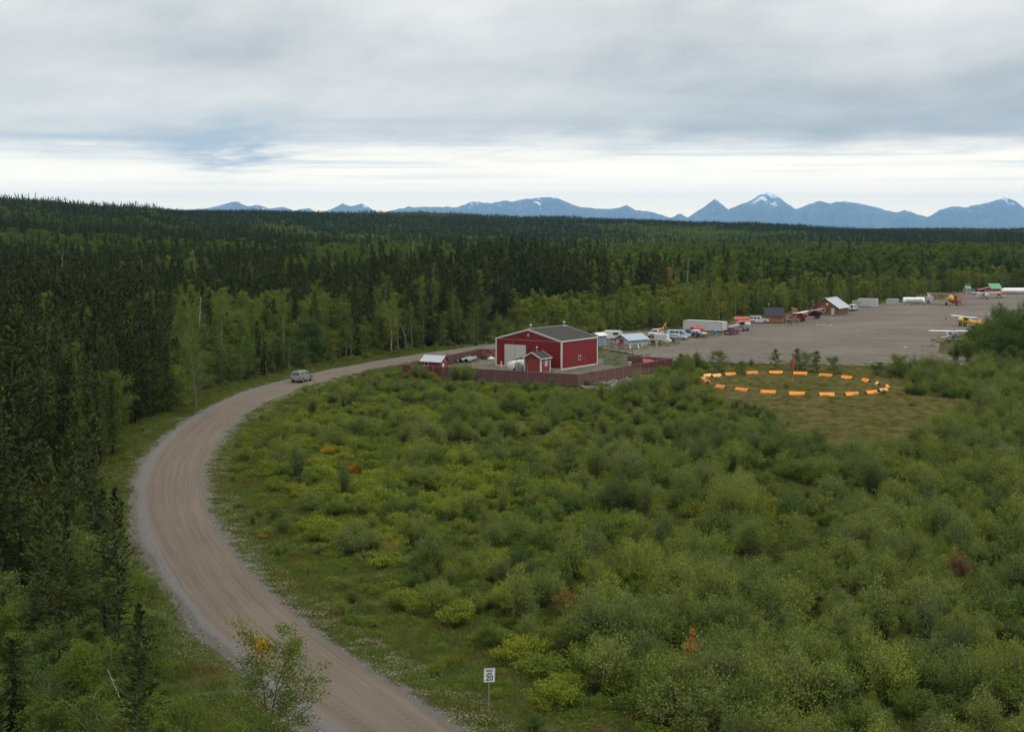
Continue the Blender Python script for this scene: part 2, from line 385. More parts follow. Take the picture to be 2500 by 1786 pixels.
def build_road():
    s = np.concatenate([[0], np.cumsum(np.linalg.norm(np.diff(ctr, axis=0), axis=1))])
    #        offset beyond the edge, height, across coordinate
    sect = [(-1, -2.3, -.13, -.42), (-1, -1.25, -.02, -.22), (-1, -.85, .05, -.12), (-1, -.35, .07, -.05), (-1, 0, .03, 0.0)]
    inner = [(f, 0, .04 + .07 * (1 - abs(f)), (f + 1) / 2) for f in (-.8, -.55, -.3, -.1, .1, .3, .55, .8)]
    outer = [(1, 0, .03, 1.0), (1, .35, .03, 1.06), (1, .8, -.03, 1.16), (1, 1.6, -.13, 1.32)]
    S = sect + inner + outer; V = []; UV = []
    for i in range(NR):
        jl = 1 + .35 * (float(vnoise(s[i], 0, 4, 5)) - .5) + .5 * (float(vnoise(s[i], 0, 13, 6)) - .5)
        for f, o, z, a in S:
            off = f * hw[i] + (o * jl if abs(o) > .6 else o)
            p = ctr[i] + nrm[i] * off; V.append((p[0], p[1], z)); UV.append((a, s[i]))
    me = grid_mesh('road', V, len(S), NR); uv = me.uv_layers.new(name='road')
    li = np.zeros(len(me.loops), np.int32); me.loops.foreach_get('vertex_index', li)
    uv.data.foreach_set('uv', np.array(UV, np.float32)[li].ravel())
    m, T, b = mat_base('packed_dirt_road', .93, 0, .25)
    u = T.n('ShaderNodeUVMap', uv_map='road'); sp = T.n('ShaderNodeSeparateXYZ'); T.L.new(u.outputs[0], sp.inputs[0]); A, S_, _ = sp.outputs
    geo = T.n('ShaderNodeNewGeometry'); P = geo.outputs['Position']
    wob = T.m('MULTIPLY', T.m('SUBTRACT', T.noise(P, .15, 3), .5), .10); Aw = T.m('ADD', A, wob)
    st = T.noise(T.xyz(T.m('MULTIPLY', Aw, 16), T.m('MULTIPLY', S_, .035), 0), 1.0, 4, .65)
    st2 = T.noise(T.xyz(T.m('MULTIPLY', Aw, 42), T.m('MULTIPLY', S_, .06), 3), 1.0, 3, .6)
    big = T.noise(P, .09, 4); d = T.noise(P, 6, 4, .75); e = T.noise(P, 26, 2, .6)
    col = T.ramp(T.m('ADD', T.m('MULTIPLY', st, .7), T.m('MULTIPLY', big, .3)), [(.30, (.094, .073, .053)), (.48, (.116, .092, .068)), (.66, (.144, .117, .089))])
    col = T.mix(T.mr(st2, .52, .68, 0, .6), col, (.070, .054, .042))
    # washboard ripples in the wheel tracks of the bend
    wb = T.m('SINE', T.m('MULTIPLY', S_, 9.0)); wbm = T.m('MULTIPLY', T.mr(T.noise(T.xyz(T.m('MULTIPLY', A, 7), T.m('MULTIPLY', S_, .10), 9), 1, 2), .56, .70), T.mr(wb, -.2, .8, 0, .35))
    col = T.mix(wbm, col, (.052, .042, .035))
    # grey crushed gravel along the outer edge, coarser gravel on both shoulders
    gl = T.m('MULTIPLY', T.mr(Aw, -.005, -.03), 1.0); grey = T.mix(T.mr(d, .35, .7), (.098, .094, .087), (.138, .131, .121))
    col = T.mix(gl, col, grey)
    sh = T.m('MAXIMUM', T.mr(Aw, -.11, -.17), T.mr(Aw, .985, 1.04))
    coarse = T.mix(T.mr(e, .42, .62), (.064, .056, .045), (.140, .126, .108)); coarse = T.mix(T.mr(d, .5, .7, 0, .6), coarse, (.050, .044, .034))
    col = T.mix(sh, col, coarse)
    # shoulders end raggedly in moss
    far = T.m('MAXIMUM', T.mr(A, -.26, -.40), T.mr(A, 1.15, 1.30)); far = T.mr(T.m('ADD', far, T.m('MULTIPLY', T.m('SUBTRACT', T.noise(P, .9, 4, .7), .5), 1.2)), .4, .7)
    col = T.mix(far, col, (.050, .055, .022))
    T.L.new(col, b.inputs['Base Color']); bp = T.n('ShaderNodeBump'); bp.inputs['Distance'].default_value = .04
    T.L.new(T.m('ADD', T.m('ADD', d, e), T.m('MULTIPLY', st, 1.5)), bp.inputs['Height']); T.L.new(bp.outputs[0], b.inputs['Normal'])
    tag(link('road', me, m), kind='structure')
build_road()

def sheet(name, pxs, z, mat, jag=.8, step=2.0, seed=1):
    P = [G(*p) for p in pxs]; out = []
    for a, b in zip(P, P[1:] + P[:1]):
        n = max(1, min(80, int((b - a).length / step)))
        for i in range(n): out.append(a + (b - a) * (i / n))
    bm = bmesh.new(); c = sum(out, Vector()) / len(out); vs = []
    for p in out:
        q = (p - c); k = jag * (float(vnoise(p.x, p.y, 5, seed)) - .5) * 2; vs.append(bm.verts.new((p.x + q.normalized().x * k, p.y + q.normalized().y * k, z)))
    f = bm.faces.new(vs); bmesh.ops.triangulate(bm, faces=[f]); bmesh.ops.recalc_face_normals(bm, faces=bm.faces)
    if bm.faces[:][0].normal.z < 0: bmesh.ops.reverse_faces(bm, faces=bm.faces)
    me = bpy.data.meshes.new(name); bm.to_mesh(me); bm.free(); o = link(name, me, mat); tag(o, kind='structure'); return o
APRON = [(1470, 852), (1470, 822), (1500, 812), (1600, 806), (1690, 802), (1770, 796), (1800, 784), (1870, 774), (1960, 768), (2090, 750), (2180, 738), (2290, 731), (2345, 715), (2420, 711), (2520, 710), (2800, 712),
         (2800, 790), (2560, 770), (2440, 790), (2340, 818), (2296, 838), (2290, 862), (2330, 870), (2500, 884), (2800, 900), (2800, 912), (2500, 899), (2300, 893), (2160, 893), (2080, 892), (1900, 889), (1760, 885), (1690, 882), (1641, 880), (1560, 868)]
COMPOUND = [(984, 916), (1410, 941.5), (1641, 899), (1532, 894), (1472, 890), (1475, 876), (1390, 868), (1250, 873), (1164, 875)]
MEADOW = [(1690, 925), (1740, 900), (1900, 893), (2100, 896), (2213, 925), (2215, 965), (2420, 985), (2370, 1020), (2250, 1085), (2110, 1128), (2040, 1118), (1915, 1090), (1900, 1005), (1775, 988), (1692, 952)]
GRAVEL = gravel_material('apron_gravel', (.070, .058, .045), (.108, .091, .072), (.150, .130, .107), R(8))
YARD = gravel_material('yard_gravel', (.070, .062, .040), (.105, .092, .068), (.145, .132, .108))
GRASSY = gravel_material('meadow_soil', (.075, .072, .028), (.115, .092, .046), (.140, .105, .058))
sheet('gravel_apron', APRON, .004, GRAVEL, 1.0)
sheet('compound_yard', COMPOUND, .008, YARD, .1)
sheet('meadow', MEADOW, -.03, GRASSY, 3.0)

SKY = [(-700, 512), (-300, 505), (0, 518), (250, 522), (420, 520), (506, 509), (545, 501), (583, 492), (610, 503), (630, 500), (660, 510), (693, 504), (720, 513), (759, 509), (775, 519), (795, 519), (820, 507), (839, 497), (858, 506), (887, 498), (924, 519), (940, 519), (970, 512), (998, 505), (1012, 508), (1045, 506), (1072, 505), (1116, 506), (1135, 501), (1158, 493), (1199, 497), (1235, 487), (1250, 492), (1275, 488), (1310, 482), (1340, 483), (1368, 488), (1390, 497), (1415, 505), (1486, 511), (1510, 507), (1529, 500), (1550, 514), (1590, 519), (1635, 530), (1657, 521), (1676, 530), (1710, 508), (1742, 488), (1758, 498), (1775, 511), (1800, 503), (1833, 489), (1852, 477), (1870, 469), (1885, 475), (1904, 487), (1937, 509), (1960, 503), (1995, 492), (2014, 497), (2035, 495), (2056, 491), (2080, 496), (2105, 500), (2140, 509), (2179, 519), (2204, 515), (2259, 529), (2285, 516), (2314, 503), (2336, 505), (2352, 508), (2394, 497), (2420, 489), (2443, 481), (2455, 485), (2471, 492), (2500, 511), (2560, 520), (2650, 500), (2800, 515), (3000, 505), (3300, 520)]
def build_mountains():
    us = np.arange(-700, 3301, 3.0); nu = len(us)
    vs = np.linspace(0, 1, 50); D0, DC = 27000.0, 34000.0
    sx = np.array([p[0] for p in SKY], float); sy = np.array([p[1] for p in SKY], float)
    rng = np.random.default_rng(5)
    def S(u):
        j = 3.2 * (vnoise(u, u * 0, 26, 61) - .5) + 2.6 * np.abs(vnoise(u, u * 0, 11, 62) - .5) + 1.6 * (vnoise(u, u * 0, 6, 63) - .5)
        return CAM_H + (HORY - np.interp(u, sx, sy) + j) / FPX * DC
    V = []
    for v in vs:
        D = D0 + v * 9000; t = min(v / .78, 1.0); back = max(0, (v - .78) / .22)
        warp = 46 * (vnoise(us, us * 0 + v * 90, 60, 11) - .5) * (1 - t) * 2.2 + 90 * (1 - t) * (vnoise(us, us * 0 + 7, 170, 12) - .5)
        s = S(us + warp); base = -330.0
        rid = np.abs(vnoise(us + 40 * t, us * 0 + t * 60, 34, 13) - .5) * 2; rid2 = np.abs(vnoise(us - 25 * t, us * 0 + t * 80, 13, 14) - .5) * 2
        prof = t ** (1.25)
        z = base + (s - base) * prof + (1 - rid) * 190 * 4 * t * (1 - t) - rid2 * 150 * (t * (1 - t) * 4) * 1.0
        if t >= 1: z = base + (S(us) - base) * (1 - back * .9) if back > 0 else S(us)
        x = (us - CXP) / FPX * D
        if back == 0 and t < 1: z = np.minimum(z, CAM_H + (S(us) - CAM_H) * D / DC - 6)
        V.append(np.stack([x, np.full(nu, D), z], -1))
    me = grid_mesh('mountains', np.concatenate(V), nu, len(vs), True)
    m, T, b = mat_base('mountain_rock', .95, 0, .1)
    geo = T.n('ShaderNodeNewGeometry'); P = geo.outputs['Position']; sp = T.n('ShaderNodeSeparateXYZ'); T.L.new(P, sp.inputs[0])
    big = T.noise(P, .0011, 5, .6); fin = T.noise(P, .0045, 4, .65)
    mp = T.n('ShaderNodeMapping'); T.L.new(P, mp.inputs[0]); mp.inputs['Scale'].default_value = (1, .25, .22); gul = T.noise(mp.outputs[0], .0050, 4, .7)
    col = T.ramp(big, [(.3, (.025, .035, .028)), (.5, (.055, .060, .055)), (.7, (.12, .12, .115))])
    col = T.mix(T.mr(gul, .42, .62, 0, .7), col, (.03, .035, .03))
    hi = T.mr(sp.outputs[2], 250, 700); snow = T.mr(T.m('ADD', gul, T.m('MULTIPLY', hi, .17)), .69, .74)
    spec = T.n('ShaderNodeVectorMath', operation='DISTANCE'); T.L.new(P, spec.inputs[0]); spec.inputs[1].default_value = ((1840 - CXP) / FPX * 33500, 33500, 690)
    snow = T.m('MAXIMUM', snow, T.m('MULTIPLY', T.mr(T.m('ADD', spec.outputs['Value'], T.m('MULTIPLY', fin, 500)), 520, 420), 1.0))
    T.L.new(T.mix(T.m('MULTIPLY', snow, T.mr(sp.outputs[2], 60, 260)), col, (.8, .82, .85)), b.inputs['Base Color'])
    tag(link('mountains', me, m), kind='structure')
build_mountains()

def build_haze():
    o = MB().box((0, 18500, 250), (40000, 42000, 1220)).build('haze')
    m = bpy.data.materials.new('haze_air'); m.use_nodes = True; T = NT(m.node_tree); T.N.clear()
    out = T.n('ShaderNodeOutputMaterial'); v = T.n('ShaderNodeVolumePrincipled'); T.L.new(v.outputs[0], out.inputs['Volume'])
    v.inputs['Color'].default_value = (.33, .62, 1.0, 1); v.inputs['Density'].default_value = 3.0e-5; v.inputs['Anisotropy'].default_value = 0.0
    o.data.materials.append(m); tag(o, 'thin pale blue haze between the lookout and the mountains', 'haze', kind='stuff'); o.visible_shadow = True
build_haze()
# ------------------------------------------------------------------ buildings
def frame_rot(b): return math.atan2(b[1], b[0])
def gable_house(name, label, cat, near, bdir, LX, LY, eave, apex, wall_side, wall_gable, roof, trim, over=.25, thick=.1, base=0.0, corner=True):
    """near = corner nearest the lookout, X runs along the long side to the right, Y along the gable to the left"""
    t = empty(name, near, frame_rot(bdir), label, cat)
    h = LY / 2; g = .06
    MB().add([(0, 0, base), (LX, 0, base), (LX, 0, eave), (0, 0, eave)], [(0, 1, 2, 3)]).add([(0, LY, base), (LX, LY, base), (LX, LY, eave), (0, LY, eave)], [(0, 1, 2, 3)]).build('wall', wall_side, t)
    for x in (0, LX):
        MB().add([(x, 0, base), (x, LY, base), (x, LY, eave), (x, h, apex), (x, 0, eave)], [(0, 1, 2, 3, 4)]).build('gable_wall', wall_gable, t)
    sl = (apex - eave) / h; ez = eave - over * sl
    for s in (0, 1):
        y0, y1 = (-over, h) if s == 0 else (LY + over, h)
        V = [(-over, y0, ez + g), (LX + over, y0, ez + g), (LX + over, y1, apex + g), (-over, y1, apex + g)]
        V += [(x, y, z + thick) for x, y, z in V]
        MB().add(V, [(0, 1, 2, 3), (4, 5, 6, 7), (0, 1, 5, 4), (1, 2, 6, 5), (2, 3, 7, 6), (3, 0, 4, 7)]).build('roof', roof, t)
    if trim:
        w = max(.1, thick * 1.6)
        for x in (-over - .02, LX + over + .02):      # rake boards
            for s in (-1, 1):
                y0 = -over if s < 0 else LY + over
                V = [(x - .03, y0, ez + g - w * .6), (x - .03, h, apex + g - w * .6), (x - .03, h, apex + g + thick + .02), (x - .03, y0, ez + g + thick + .02)]
                V += [(p[0] + .06, p[1], p[2]) for p in V]
                MB().add(V, [(0, 1, 2, 3), (4, 5, 6, 7), (0, 1, 5, 4), (1, 2, 6, 5), (2, 3, 7, 6), (3, 0, 4, 7)]).build('rake_trim', trim, t)
        for y in (-over - .03, LY + over + .03): MB().box((LX / 2, y, ez + g + thick * .3), (LX + 2 * over, .05, w)).build('eave_trim', trim, t)
        if corner:
            for x in (0, LX):
                for y in (0, LY): MB().box((x, y, (base + eave) / 2), (.24, .24, eave - base)).build('corner_trim', trim, t)
    return t
def window_on(parent, plane, a, z, w, h, trim, d=.06, name='window', gl=None):
    """plane 'x' = gable at x=0 facing -X, a along Y; 'y' = side at y=0 facing -Y, a along X"""
    f = MB(); t = max(.07, .14 * min(w, h))
    def bx(da, dz, sa, sz, dd, off=0):
        c = (-off - dd / 2, a + da, z + dz) if plane == 'x' else (a + da, -off - dd / 2, z + dz)
        return c, ((dd, sa, sz) if plane == 'x' else (sa, dd, sz))
    for da, dz, sa, sz in ((0, h / 2 + t / 2, w + 2 * t, t), (0, -h / 2 - t / 2, w + 2 * t, t), (-w / 2 - t / 2, 0, t, h), (w / 2 + t / 2, 0, t, h)): f.box(*bx(da, dz, sa, sz, d))
    o = f.build(name, trim, parent); MB().box(*bx(0, 0, w, h, .02)).build('pane', gl or GLASS, o); return o
def chimney(parent, x, y, z, h=.8, r=.11):
    o = MB().cyl((x, y, z), (x, y, z + h), r, n=10).build('vent_pipe', STEEL, parent, 'auto'); MB().cyl((x, y, z + h - .02), (x, y, z + h + .10), r * 2.1, r * .7, n=12).build('cap', WHITE, o, 'auto'); return o

# --- red metal building
BN = G(1370.7, 903.4); BL = G(1207, 893.5); BR = G(1463.8, 890.2)
ga = (BL - BN); sb = (BR - BN); bd = (Vector((ga.y, -ga.x, 0)).normalized() + sb.normalized()).normalized()
LYb, LXb = ga.length, sb.length
def build_barn():
    t = gable_house('metal_building', 'large dark red metal building with white trim and grey roof inside the slatted fence', 'building', BN, bd, LXb, LYb, 5.0, 6.85, RED, REDY, SHINGLE, WHITE, .12, .14)
    MB().box((-.03, LYb / 2, 5.0), (.05, LYb, .07)).build('band_trim', paint('pink_trim', (.42, .22, .22), .5), t)
    MB().box((LXb / 2, -.05, .12), (LXb, .08, .24)).box((-.05, LYb / 2, .12), (.08, LYb, .24)).build('base_trim', WHITE, t)
    c = LYb * .70; W = LYb * .30; H = 3.9
    for k in (0, 1):
        y = c + (W / 4 if k == 0 else -W / 4)
        leaf = MB().box((-.08, y, H / 2), (.10, W / 2 - .05, H)).build('door_leaf', DOORW, t)
        for j in range(5):
            z0 = H * (j + .5) / 5; MB().box((-.15, y, z0), (.05, W / 2 - .14, H / 5 - .06)).build('door_panel', DOORW, leaf, bevel=.015)
            MB().box((-.19, y, z0 + H / 10 - .1), (.03, .18, .06)).build('hinge', STEEL, leaf)
    fr = MB(); fr.box((-.10, c - W / 2 - .09, H / 2 + .08), (.16, .18, H + .16)).box((-.10, c + W / 2 + .09, H / 2 + .08), (.16, .18, H + .16)).box((-.10, c, H + .09), (.162, W, .18)); fr.build('door_frame', WHITE, t)
    MB().box((-.06, c, H / 2), (.03, .06, H)).build('door_gap', BLKP, t)
    v = MB().box((-.05, LYb / 2, 5.98), (.08, .34, .62)).build('gable_vent', CONT, t)
    for j in range(5): MB().box((-.10, LYb / 2, 5.75 + j * .115), (.03, .24, .05), ry=.5).build('louvre', STEEL, v)
    MB().box((-.14, c + .1, 4.45), (.26, .62, .22), ry=.3).build('wall_lamp', BLKP, t)
    window_on(t, 'y', LXb * .50, 1.75, .62, .70, WHITE)
    MB().box((LXb * .62, -.04, 1.45), (.10, .08, .16)).build('switch_box', CONT, t)
    MB().cyl((LXb * .64, -.05, .2), (LXb * .64, -.05, 1.3), .025, n=6).build('conduit', paint('pinkish', (.35, .12, .10)), t)
    chimney(t, .9, LYb / 2 + .1, 6.9, .85, .13); chimney(t, LXb - .9, LYb / 2 - .4, 6.8, .9, .13)
    MB().box((LXb - 1.0, LYb / 2 - .5, 6.95), (.9, .9, .06), ry=0).build('roof_flashing', WHITE, t)
    MB().box((LXb / 2, LYb / 2, 7.06), (LXb + .3, .12, .06)).build('ridge_cap', CONT, t)
build_barn()
tag(MB().cyl((0, 0, 0), (0, 0, 1.15), .11, n=12).cyl((0, 0, 1.15), (0, 0, 1.22), .11, .05, n=12).build('bollard', PALEY, None, 'auto', loc=G(1223.8, 898)), 'pale yellow bollard beside the white doors of the red building', 'bollard')

# --- pump hut with awning
HN = G(1320.2, 908.7); hd = bd
def build_hut():
    LY, LX = 3.4, 2.9
    t = gable_house('pump_hut', 'small red hut with grey roof and white corners beside the white tank', 'hut', HN, hd, LX, LY, 2.45, 3.35, HUTRED, HUTRED, SHINGLE, WHITE, .32, .10)
    window_on(t, 'y', LX * .58, 1.55, .62, .95, WHITE, gl=paint('blind', (.42, .42, .38)))
    for x in (.75, 2.35): MB().box((x, -.06, 1.75), (.16, .12, .3)).build('wall_lamp', CONT, t)
    MB().box((-.09, LY * .47, 2.75), (.18, .42, .42)).build('gable_vent', HUTRED, t)
    chimney(t, 1.5, LY / 2 + .1, 3.3, .95, .09)
    MB().box((.6, LY + .95, 2.28), (2.0, 1.55, .06), rx=-.33).build('awning', SHINGLE, t)
    for x in (-.2, 1.3): MB().cyl((x, LY + 1.6, 0), (x, LY + 1.6, 2.02), .05, n=8).build('awning_post', WHITE, t)
    r = MB()
    for z in (.55, 1.0): r.cyl((-.55, LY + .35, z + .5), (-.55, LY + 1.3, z - .3), .025, n=6)
    for k in range(4): r.cyl((-.55, LY + .35 + k * .31, 0), (-.55, LY + .35 + k * .31, 1.5 - k * .26), .025, n=6)
    r.build('stair_rail', WHITE, t); st = MB()
    for k in range(4): st.box((-.2, LY + .35 + k * .31, .55 - k * .14), (.7, .3, .05))
    st.build('steps', STEEL, t)
    MB().cyl((-.35, LY * .78, 0), (-.35, LY * .78, 1.3), .03, n=6).build('marker_rod', paint('red_white_rod', (.5, .28, .22)), t)
build_hut()

def tank(name, label, base, hd, L, r, mat, lift=.25, legs=False, cat='tank', extra=None, group=None, dome=.28):
    t = empty(name, base, frame_rot(hd), label, cat, group); zc = lift + r; n = 24; rings = []
    for x, k in ((-L / 2 - dome * r, .05), (-L / 2 - dome * r * .85, .45), (-L / 2 - dome * r * .5, .78), (-L / 2, 1), (-L / 6, 1), (L / 6, 1), (L / 2, 1), (L / 2 + dome * r * .5, .78), (L / 2 + dome * r * .85, .45), (L / 2 + dome * r, .05)):
        rings.append([(x, r * k * math.cos(2 * math.pi * i / n), zc + r * k * math.sin(2 * math.pi * i / n)) for i in range(n)])
    sh = MB().loft(rings).build('shell', mat, t, 'auto')
    for x in (-L / 2, 0, L / 2): MB().cyl((x - .03, 0, zc), (x + .03, 0, zc), r + .012, n=24).build('weld_band', mat, sh, 'auto')
    for x in (-L * .32, L * .32):
        if legs:
            m = MB()
            for y in (-r * .75, r * .75): m.box((x, y, zc / 2), (.1, .1, zc))
            m.box((x, 0, lift * .5), (.07, r * 1.5, .07)); m.build('stand', mat, t)
        else: MB().box((x, 0, (lift + r * .35) / 2), (.22, r * 1.5, lift + r * .35)).build('saddle', mat if legs is None else STEEL, t)
    MB().cyl((L * .18, 0, zc + r - .03), (L * .18, 0, zc + r + .12), .24, n=12).build('hatch', mat, t, 'auto')
    MB().cyl((-L * .3, 0, zc + r - .03), (-L * .3, 0, zc + r + .35), .04, n=8).build('vent', STEEL, t)
    if extra: extra(t, zc, r, L)
    return t
TD_ = -(Vector((-ga.x, -ga.y, 0)).normalized()); tdv = bd
wt = G(1247, 904.5); tank('fuel_tank', 'white horizontal tank between the red hut and the big white doors', wt + tdv * 2.3, tdv, 4.6, .78, WHITET, .12)
ot = G(1359, 901.5); tank('raised_tank', 'orange red tank on a stand tucked behind the small red hut', ot, Vector((-bd.y, bd.x, 0)), 1.7, .46, ORTANK, 1.25, True)
tank('rust_red_tank', 'long rust red tank lying in the right corner of the fenced yard', G(1586, 898.5) + Vector((0, 1.6, 0)), Vector((1, .02, 0)), 2.2, .66, REDTANK, .18)
tank('rust_red_tank', 'shorter rust red tank behind the long one in the fenced yard corner', G(1607, 895) + Vector((.2, 2.2, 0)), Vector((1, .05, 0)), 1.6, .50, REDTANK, .18)
def pole(name, label, p, h, r, mat, cat='pole', cap=None, group=None):
    t = empty(name, p, 0, label, cat, group); MB().cyl((0, 0, 0), (0, 0, h), r, r * .8, n=10).build('shaft', mat, t, 'auto')
    if cap: MB().cyl((0, 0, h - .05), (0, 0, h + .18), cap[0], cap[0] * .8, n=12).build('cap', cap[1], t, 'auto')
    return t
pole('vent_post', 'white vent pipe standing behind the rust red tanks', G(1574, 893) + Vector((0, 2, 0)), 2.4, .06, WHITE)
pole('vent_post', 'short pipe with a round white cap beside the rust red tanks', G(1604, 897) + Vector((0, .5, 0)), 1.55, .07, STEEL, cap=(.22, WHITE))
pole('antenna_pole', 'thin dark pole rising from the yard left of the rust red tanks', G(1543.5, 893), 3.7, .045, BLKP)
def pump_box():
    t = empty('pump_cabinet', G(1537, 895.5), .2, 'small white topped grey pump cabinet at the chain link gate', 'cabinet')
    MB().box((0, 0, .42), (.5, .45, .84)).build('body', CONT, t, bevel=.02); MB().box((0, 0, .88), (.62, .55, .08)).build('lid', WHITE, t); MB().box((0, -.235, .5), (.3, .02, .4)).build('door', STEEL, t)
pump_box()

# --- small shed, left
def build_shed():
    n = G(1079, 912); l = G(1030, 909); bv = Vector((.50, .866, 0)); LX, LY = 2.6, 4.0
    # long eaves face the lookout: X runs back to the right along the gable end, so the house is turned a quarter
    f = (n - l); f.z = 0; f.normalize()
    t = gable_house('tool_shed', 'small red shed with bright metal roof in the left corner of the fence', 'shed', l, f, 3.9, 2.6, 2.08, 2.98, HUTRED, HUTRED, TIN, None, .3, .06)
    window_on(t, 'y', .95, 1.55, .62, .5, WHITE)
    MB().box((3.93, .75, .9), (.06, .62, 1.7)).build('door', WHITE, t); MB().box((3.97, .95, .9), (.03, .05, .05)).build('door_handle', STEEL, t)
    MB().box((3.9, .02, .92), (.14, .14, 1.84)).build('corner_trim', HUTRED, t)
    MB().box((4.0, 1.3, 2.2), (.1, .16, .2)).build('wall_lamp', WHITE, t); MB().box((1.95, 1.3, 3.09), (4.5, .12, .05)).build('ridge_cap', TIN, t)
build_shed()

# --- culverts, loader, bag
def culvert(label, base, hd, L, r):
    t = empty('culvert_pipe', base, frame_rot(hd), label, 'pipe', 'steel culvert pipes lying in the yard'); n = 22
    def ring(x, q): return [(x, q * math.cos(2 * math.pi * i / n), r + q * math.sin(2 * math.pi * i / n)) for i in range(n)]
    k = int(L / .15); outer = [ring(i * L / k, r - (.02 if i % 2 else 0)) for i in range(k + 1)]
    MB().loft(outer, False).loft([[(p[0], p[1] * .96, r + (p[2] - r) * .96) for p in q] for q in outer], False).build('barrel', CULV, t, True)
    for x in (0, L): MB().loft([ring(x, r * .95), ring(x - .02, r * 1.03), ring(x + .04, r * 1.03), ring(x + .04, r * .95)], False).build('rim', CULV, t, True)
cd = (G(1166, 877.5) - G(1137.6, 886.8)).normalized()
culvert('steel culvert pipe nearest the red building with its dark mouth showing', G(1138, 887), cd, 6.0, .44)
culvert('middle steel culvert pipe with a dark open mouth', G(1124, 886.5), cd, 6.3, .42)
culvert('thinner steel culvert pipe against the fence left of the other two', G(1114, 887), cd, 5.0, .30)
def loader():
    t = empty('rusty_loader', G(1190, 877), R(15), 'rusty orange loader frame parked against the back fence', 'machine')
    MB().box((0, 0, .75), (2.3, 1.0, .55)).build('body', RUST, t, bevel=.06); MB().box((-.6, 0, 1.2), (.8, .9, .5)).build('hood', RUST, t, bevel=.05)
    o = paint('rusty_orange', (.33, .13, .03), .75, .7, 2, dirtc=(.15, .06, .025))
    MB().prism([(.9, .3), (1.6, .15), (1.75, .5), (1.7, 1.1), (1.55, 1.1), (1.5, .5)], 'y', -.8, .8).build('bucket', o, t)
    MB().box((1.1, .55, 1.45), (1.6, .1, .16), ry=.65).box((1.1, -.55, 1.45), (1.6, .1, .16), ry=.65).build('lift_arm', o, t)
    for x in (-.75, .65):
        for y in (-.62, .62):
            w = MB().cyl((x, y - .13, .42), (x, y + .13, .42), .42, n=16).build('wheel', BLACK, t, 'auto'); MB().cyl((x, y - .15, .42), (x, y + .15, .42), .2, n=12).build('rim', RUST, w, 'auto')
loader()
def bag():
    n = 12; rg = []
    for z, k in ((0, .42), (.12, .55), (.4, .56), (.6, .45), (.68, .2), (.82, .12), (.86, .02)):
        rg.append([(k * math.cos(2 * math.pi * i / n) * (1.25 + .1 * math.sin(i * 3)), k * math.sin(2 * math.pi * i / n) * (.9 + .1 * math.cos(i * 2 + z * 9)), z) for i in range(n)])
    tag(MB().loft(rg).build('bulk_bag', WHITE, None, True, loc=G(1199, 880)), 'white bulk bag on the gravel beside the red building', 'bag')
bag()

# --- fences
def fence(label, pts, h, group, slats=True, name='slat_fence', wire=False):
    o = pts[0]; t = empty(name, (o.x, o.y, 0), 0, label, 'fence', group)
    post = MB().cyl((0, 0, 0), (0, 0, h + .12), .035, n=8).mesh('post', STEEL, 'auto')
    for a, b in zip(pts[:-1], pts[1:]):
        n = max(1, round((b - a).length / 3.0)); d = (b - a) / n; L = d.length; rz = math.atan2(d.y, d.x); m = MB()
        if slats:
            k = int(L / .1)
            for i in range(k):
                x = (i + .5) * L / k; dz = .02 * random.Random(i * 7 + int(L * 1000)).uniform(-1, 1)
                m.box((x, .012 * (-1) ** i, h / 2 + .04 + dz / 2), (.088, .012, h - .02 + dz))
        else:
            k = int(L / .16)
            for i in range(-int(h / .16), k):
                for s in (1, -1):
                    x0, x1 = i * .16, i * .16 + h
                    za, zb = 0, h
                    if x0 < 0: za = -x0; x0 = 0
                    if x1 > L: zb = h - (x1 - L); x1 = L
                    if x1 - x0 > .02:
                        p, q = ((x0, 0, za), (x1, 0, zb)) if s > 0 else ((x0, 0, h - za), (x1, 0, h - zb)); m.cyl(p, q, .004, n=3, cap=False)
        me = m.mesh('panel', SLAT if slats else STEEL); rail = MB().cyl((0, 0, h), (L, 0, h), .025, n=6).mesh('top_rail', STEEL); rail2 = MB().cyl((0, 0, .12), (L, 0, .12), .018, n=6).mesh('bottom_rail', STEEL)
        for i in range(n + 1):
            p = a + d * i - Vector((o.x, o.y, 0))
            link('post', post, None, t, p)
            if i < n:
                q = link('slat_panel' if slats else 'mesh_panel', me, None, t, p, (0, 0, rz)); q['kind'] = 'stuff'; link('top_rail', rail, None, t, p, (0, 0, rz)); link('bottom_rail', rail2, None, t, p, (0, 0, rz))
    return t
random.seed(3)
cFL, cNC, cR, cGT, cBL = G(984, 916), G(1410, 941.5), G(1641, 899), G(1532, 894), G(1164.3, 875)
FG = 'dark red slatted fence runs around the yard'
fence('dark red slatted fence run facing the shrub field below the red hut', [cFL, cNC], 1.85, FG)
fence('dark red slatted fence run above the pale stones on the right', [cNC, cR], 1.85, FG)
fence('short dark red slatted fence run behind the rust red tanks', [cR, cGT], 1.85, FG)
fence('dark red slatted fence run along the road behind the culverts', [cFL, cBL], 1.85, FG)
fence('rusty brown slatted fence run behind the loader', [cBL, cBL + Vector((9.5, 1.2, 0))], 1.85, FG)
fence('grey chain link fence and gate from the red building to the corner post', [BR + Vector((.35, .2, 0)), cGT], 2.1, None, False, 'chain_link_fence')
for i, (px, py) in enumerate([(1532, 893.2), (1570, 896.5), (1607, 898), (1641.6, 898.2)]):
    pole('barbed_wire_post', ['tall grey post where the chain link gate meets the slatted fence', 'thin grey post above the slatted fence behind the tanks, left one', 'thin grey post above the slatted fence behind the tanks, right one', 'tall grey post at the far right corner of the slatted fence'][i], G(px, py), 2.6, .03, STEEL, 'post')

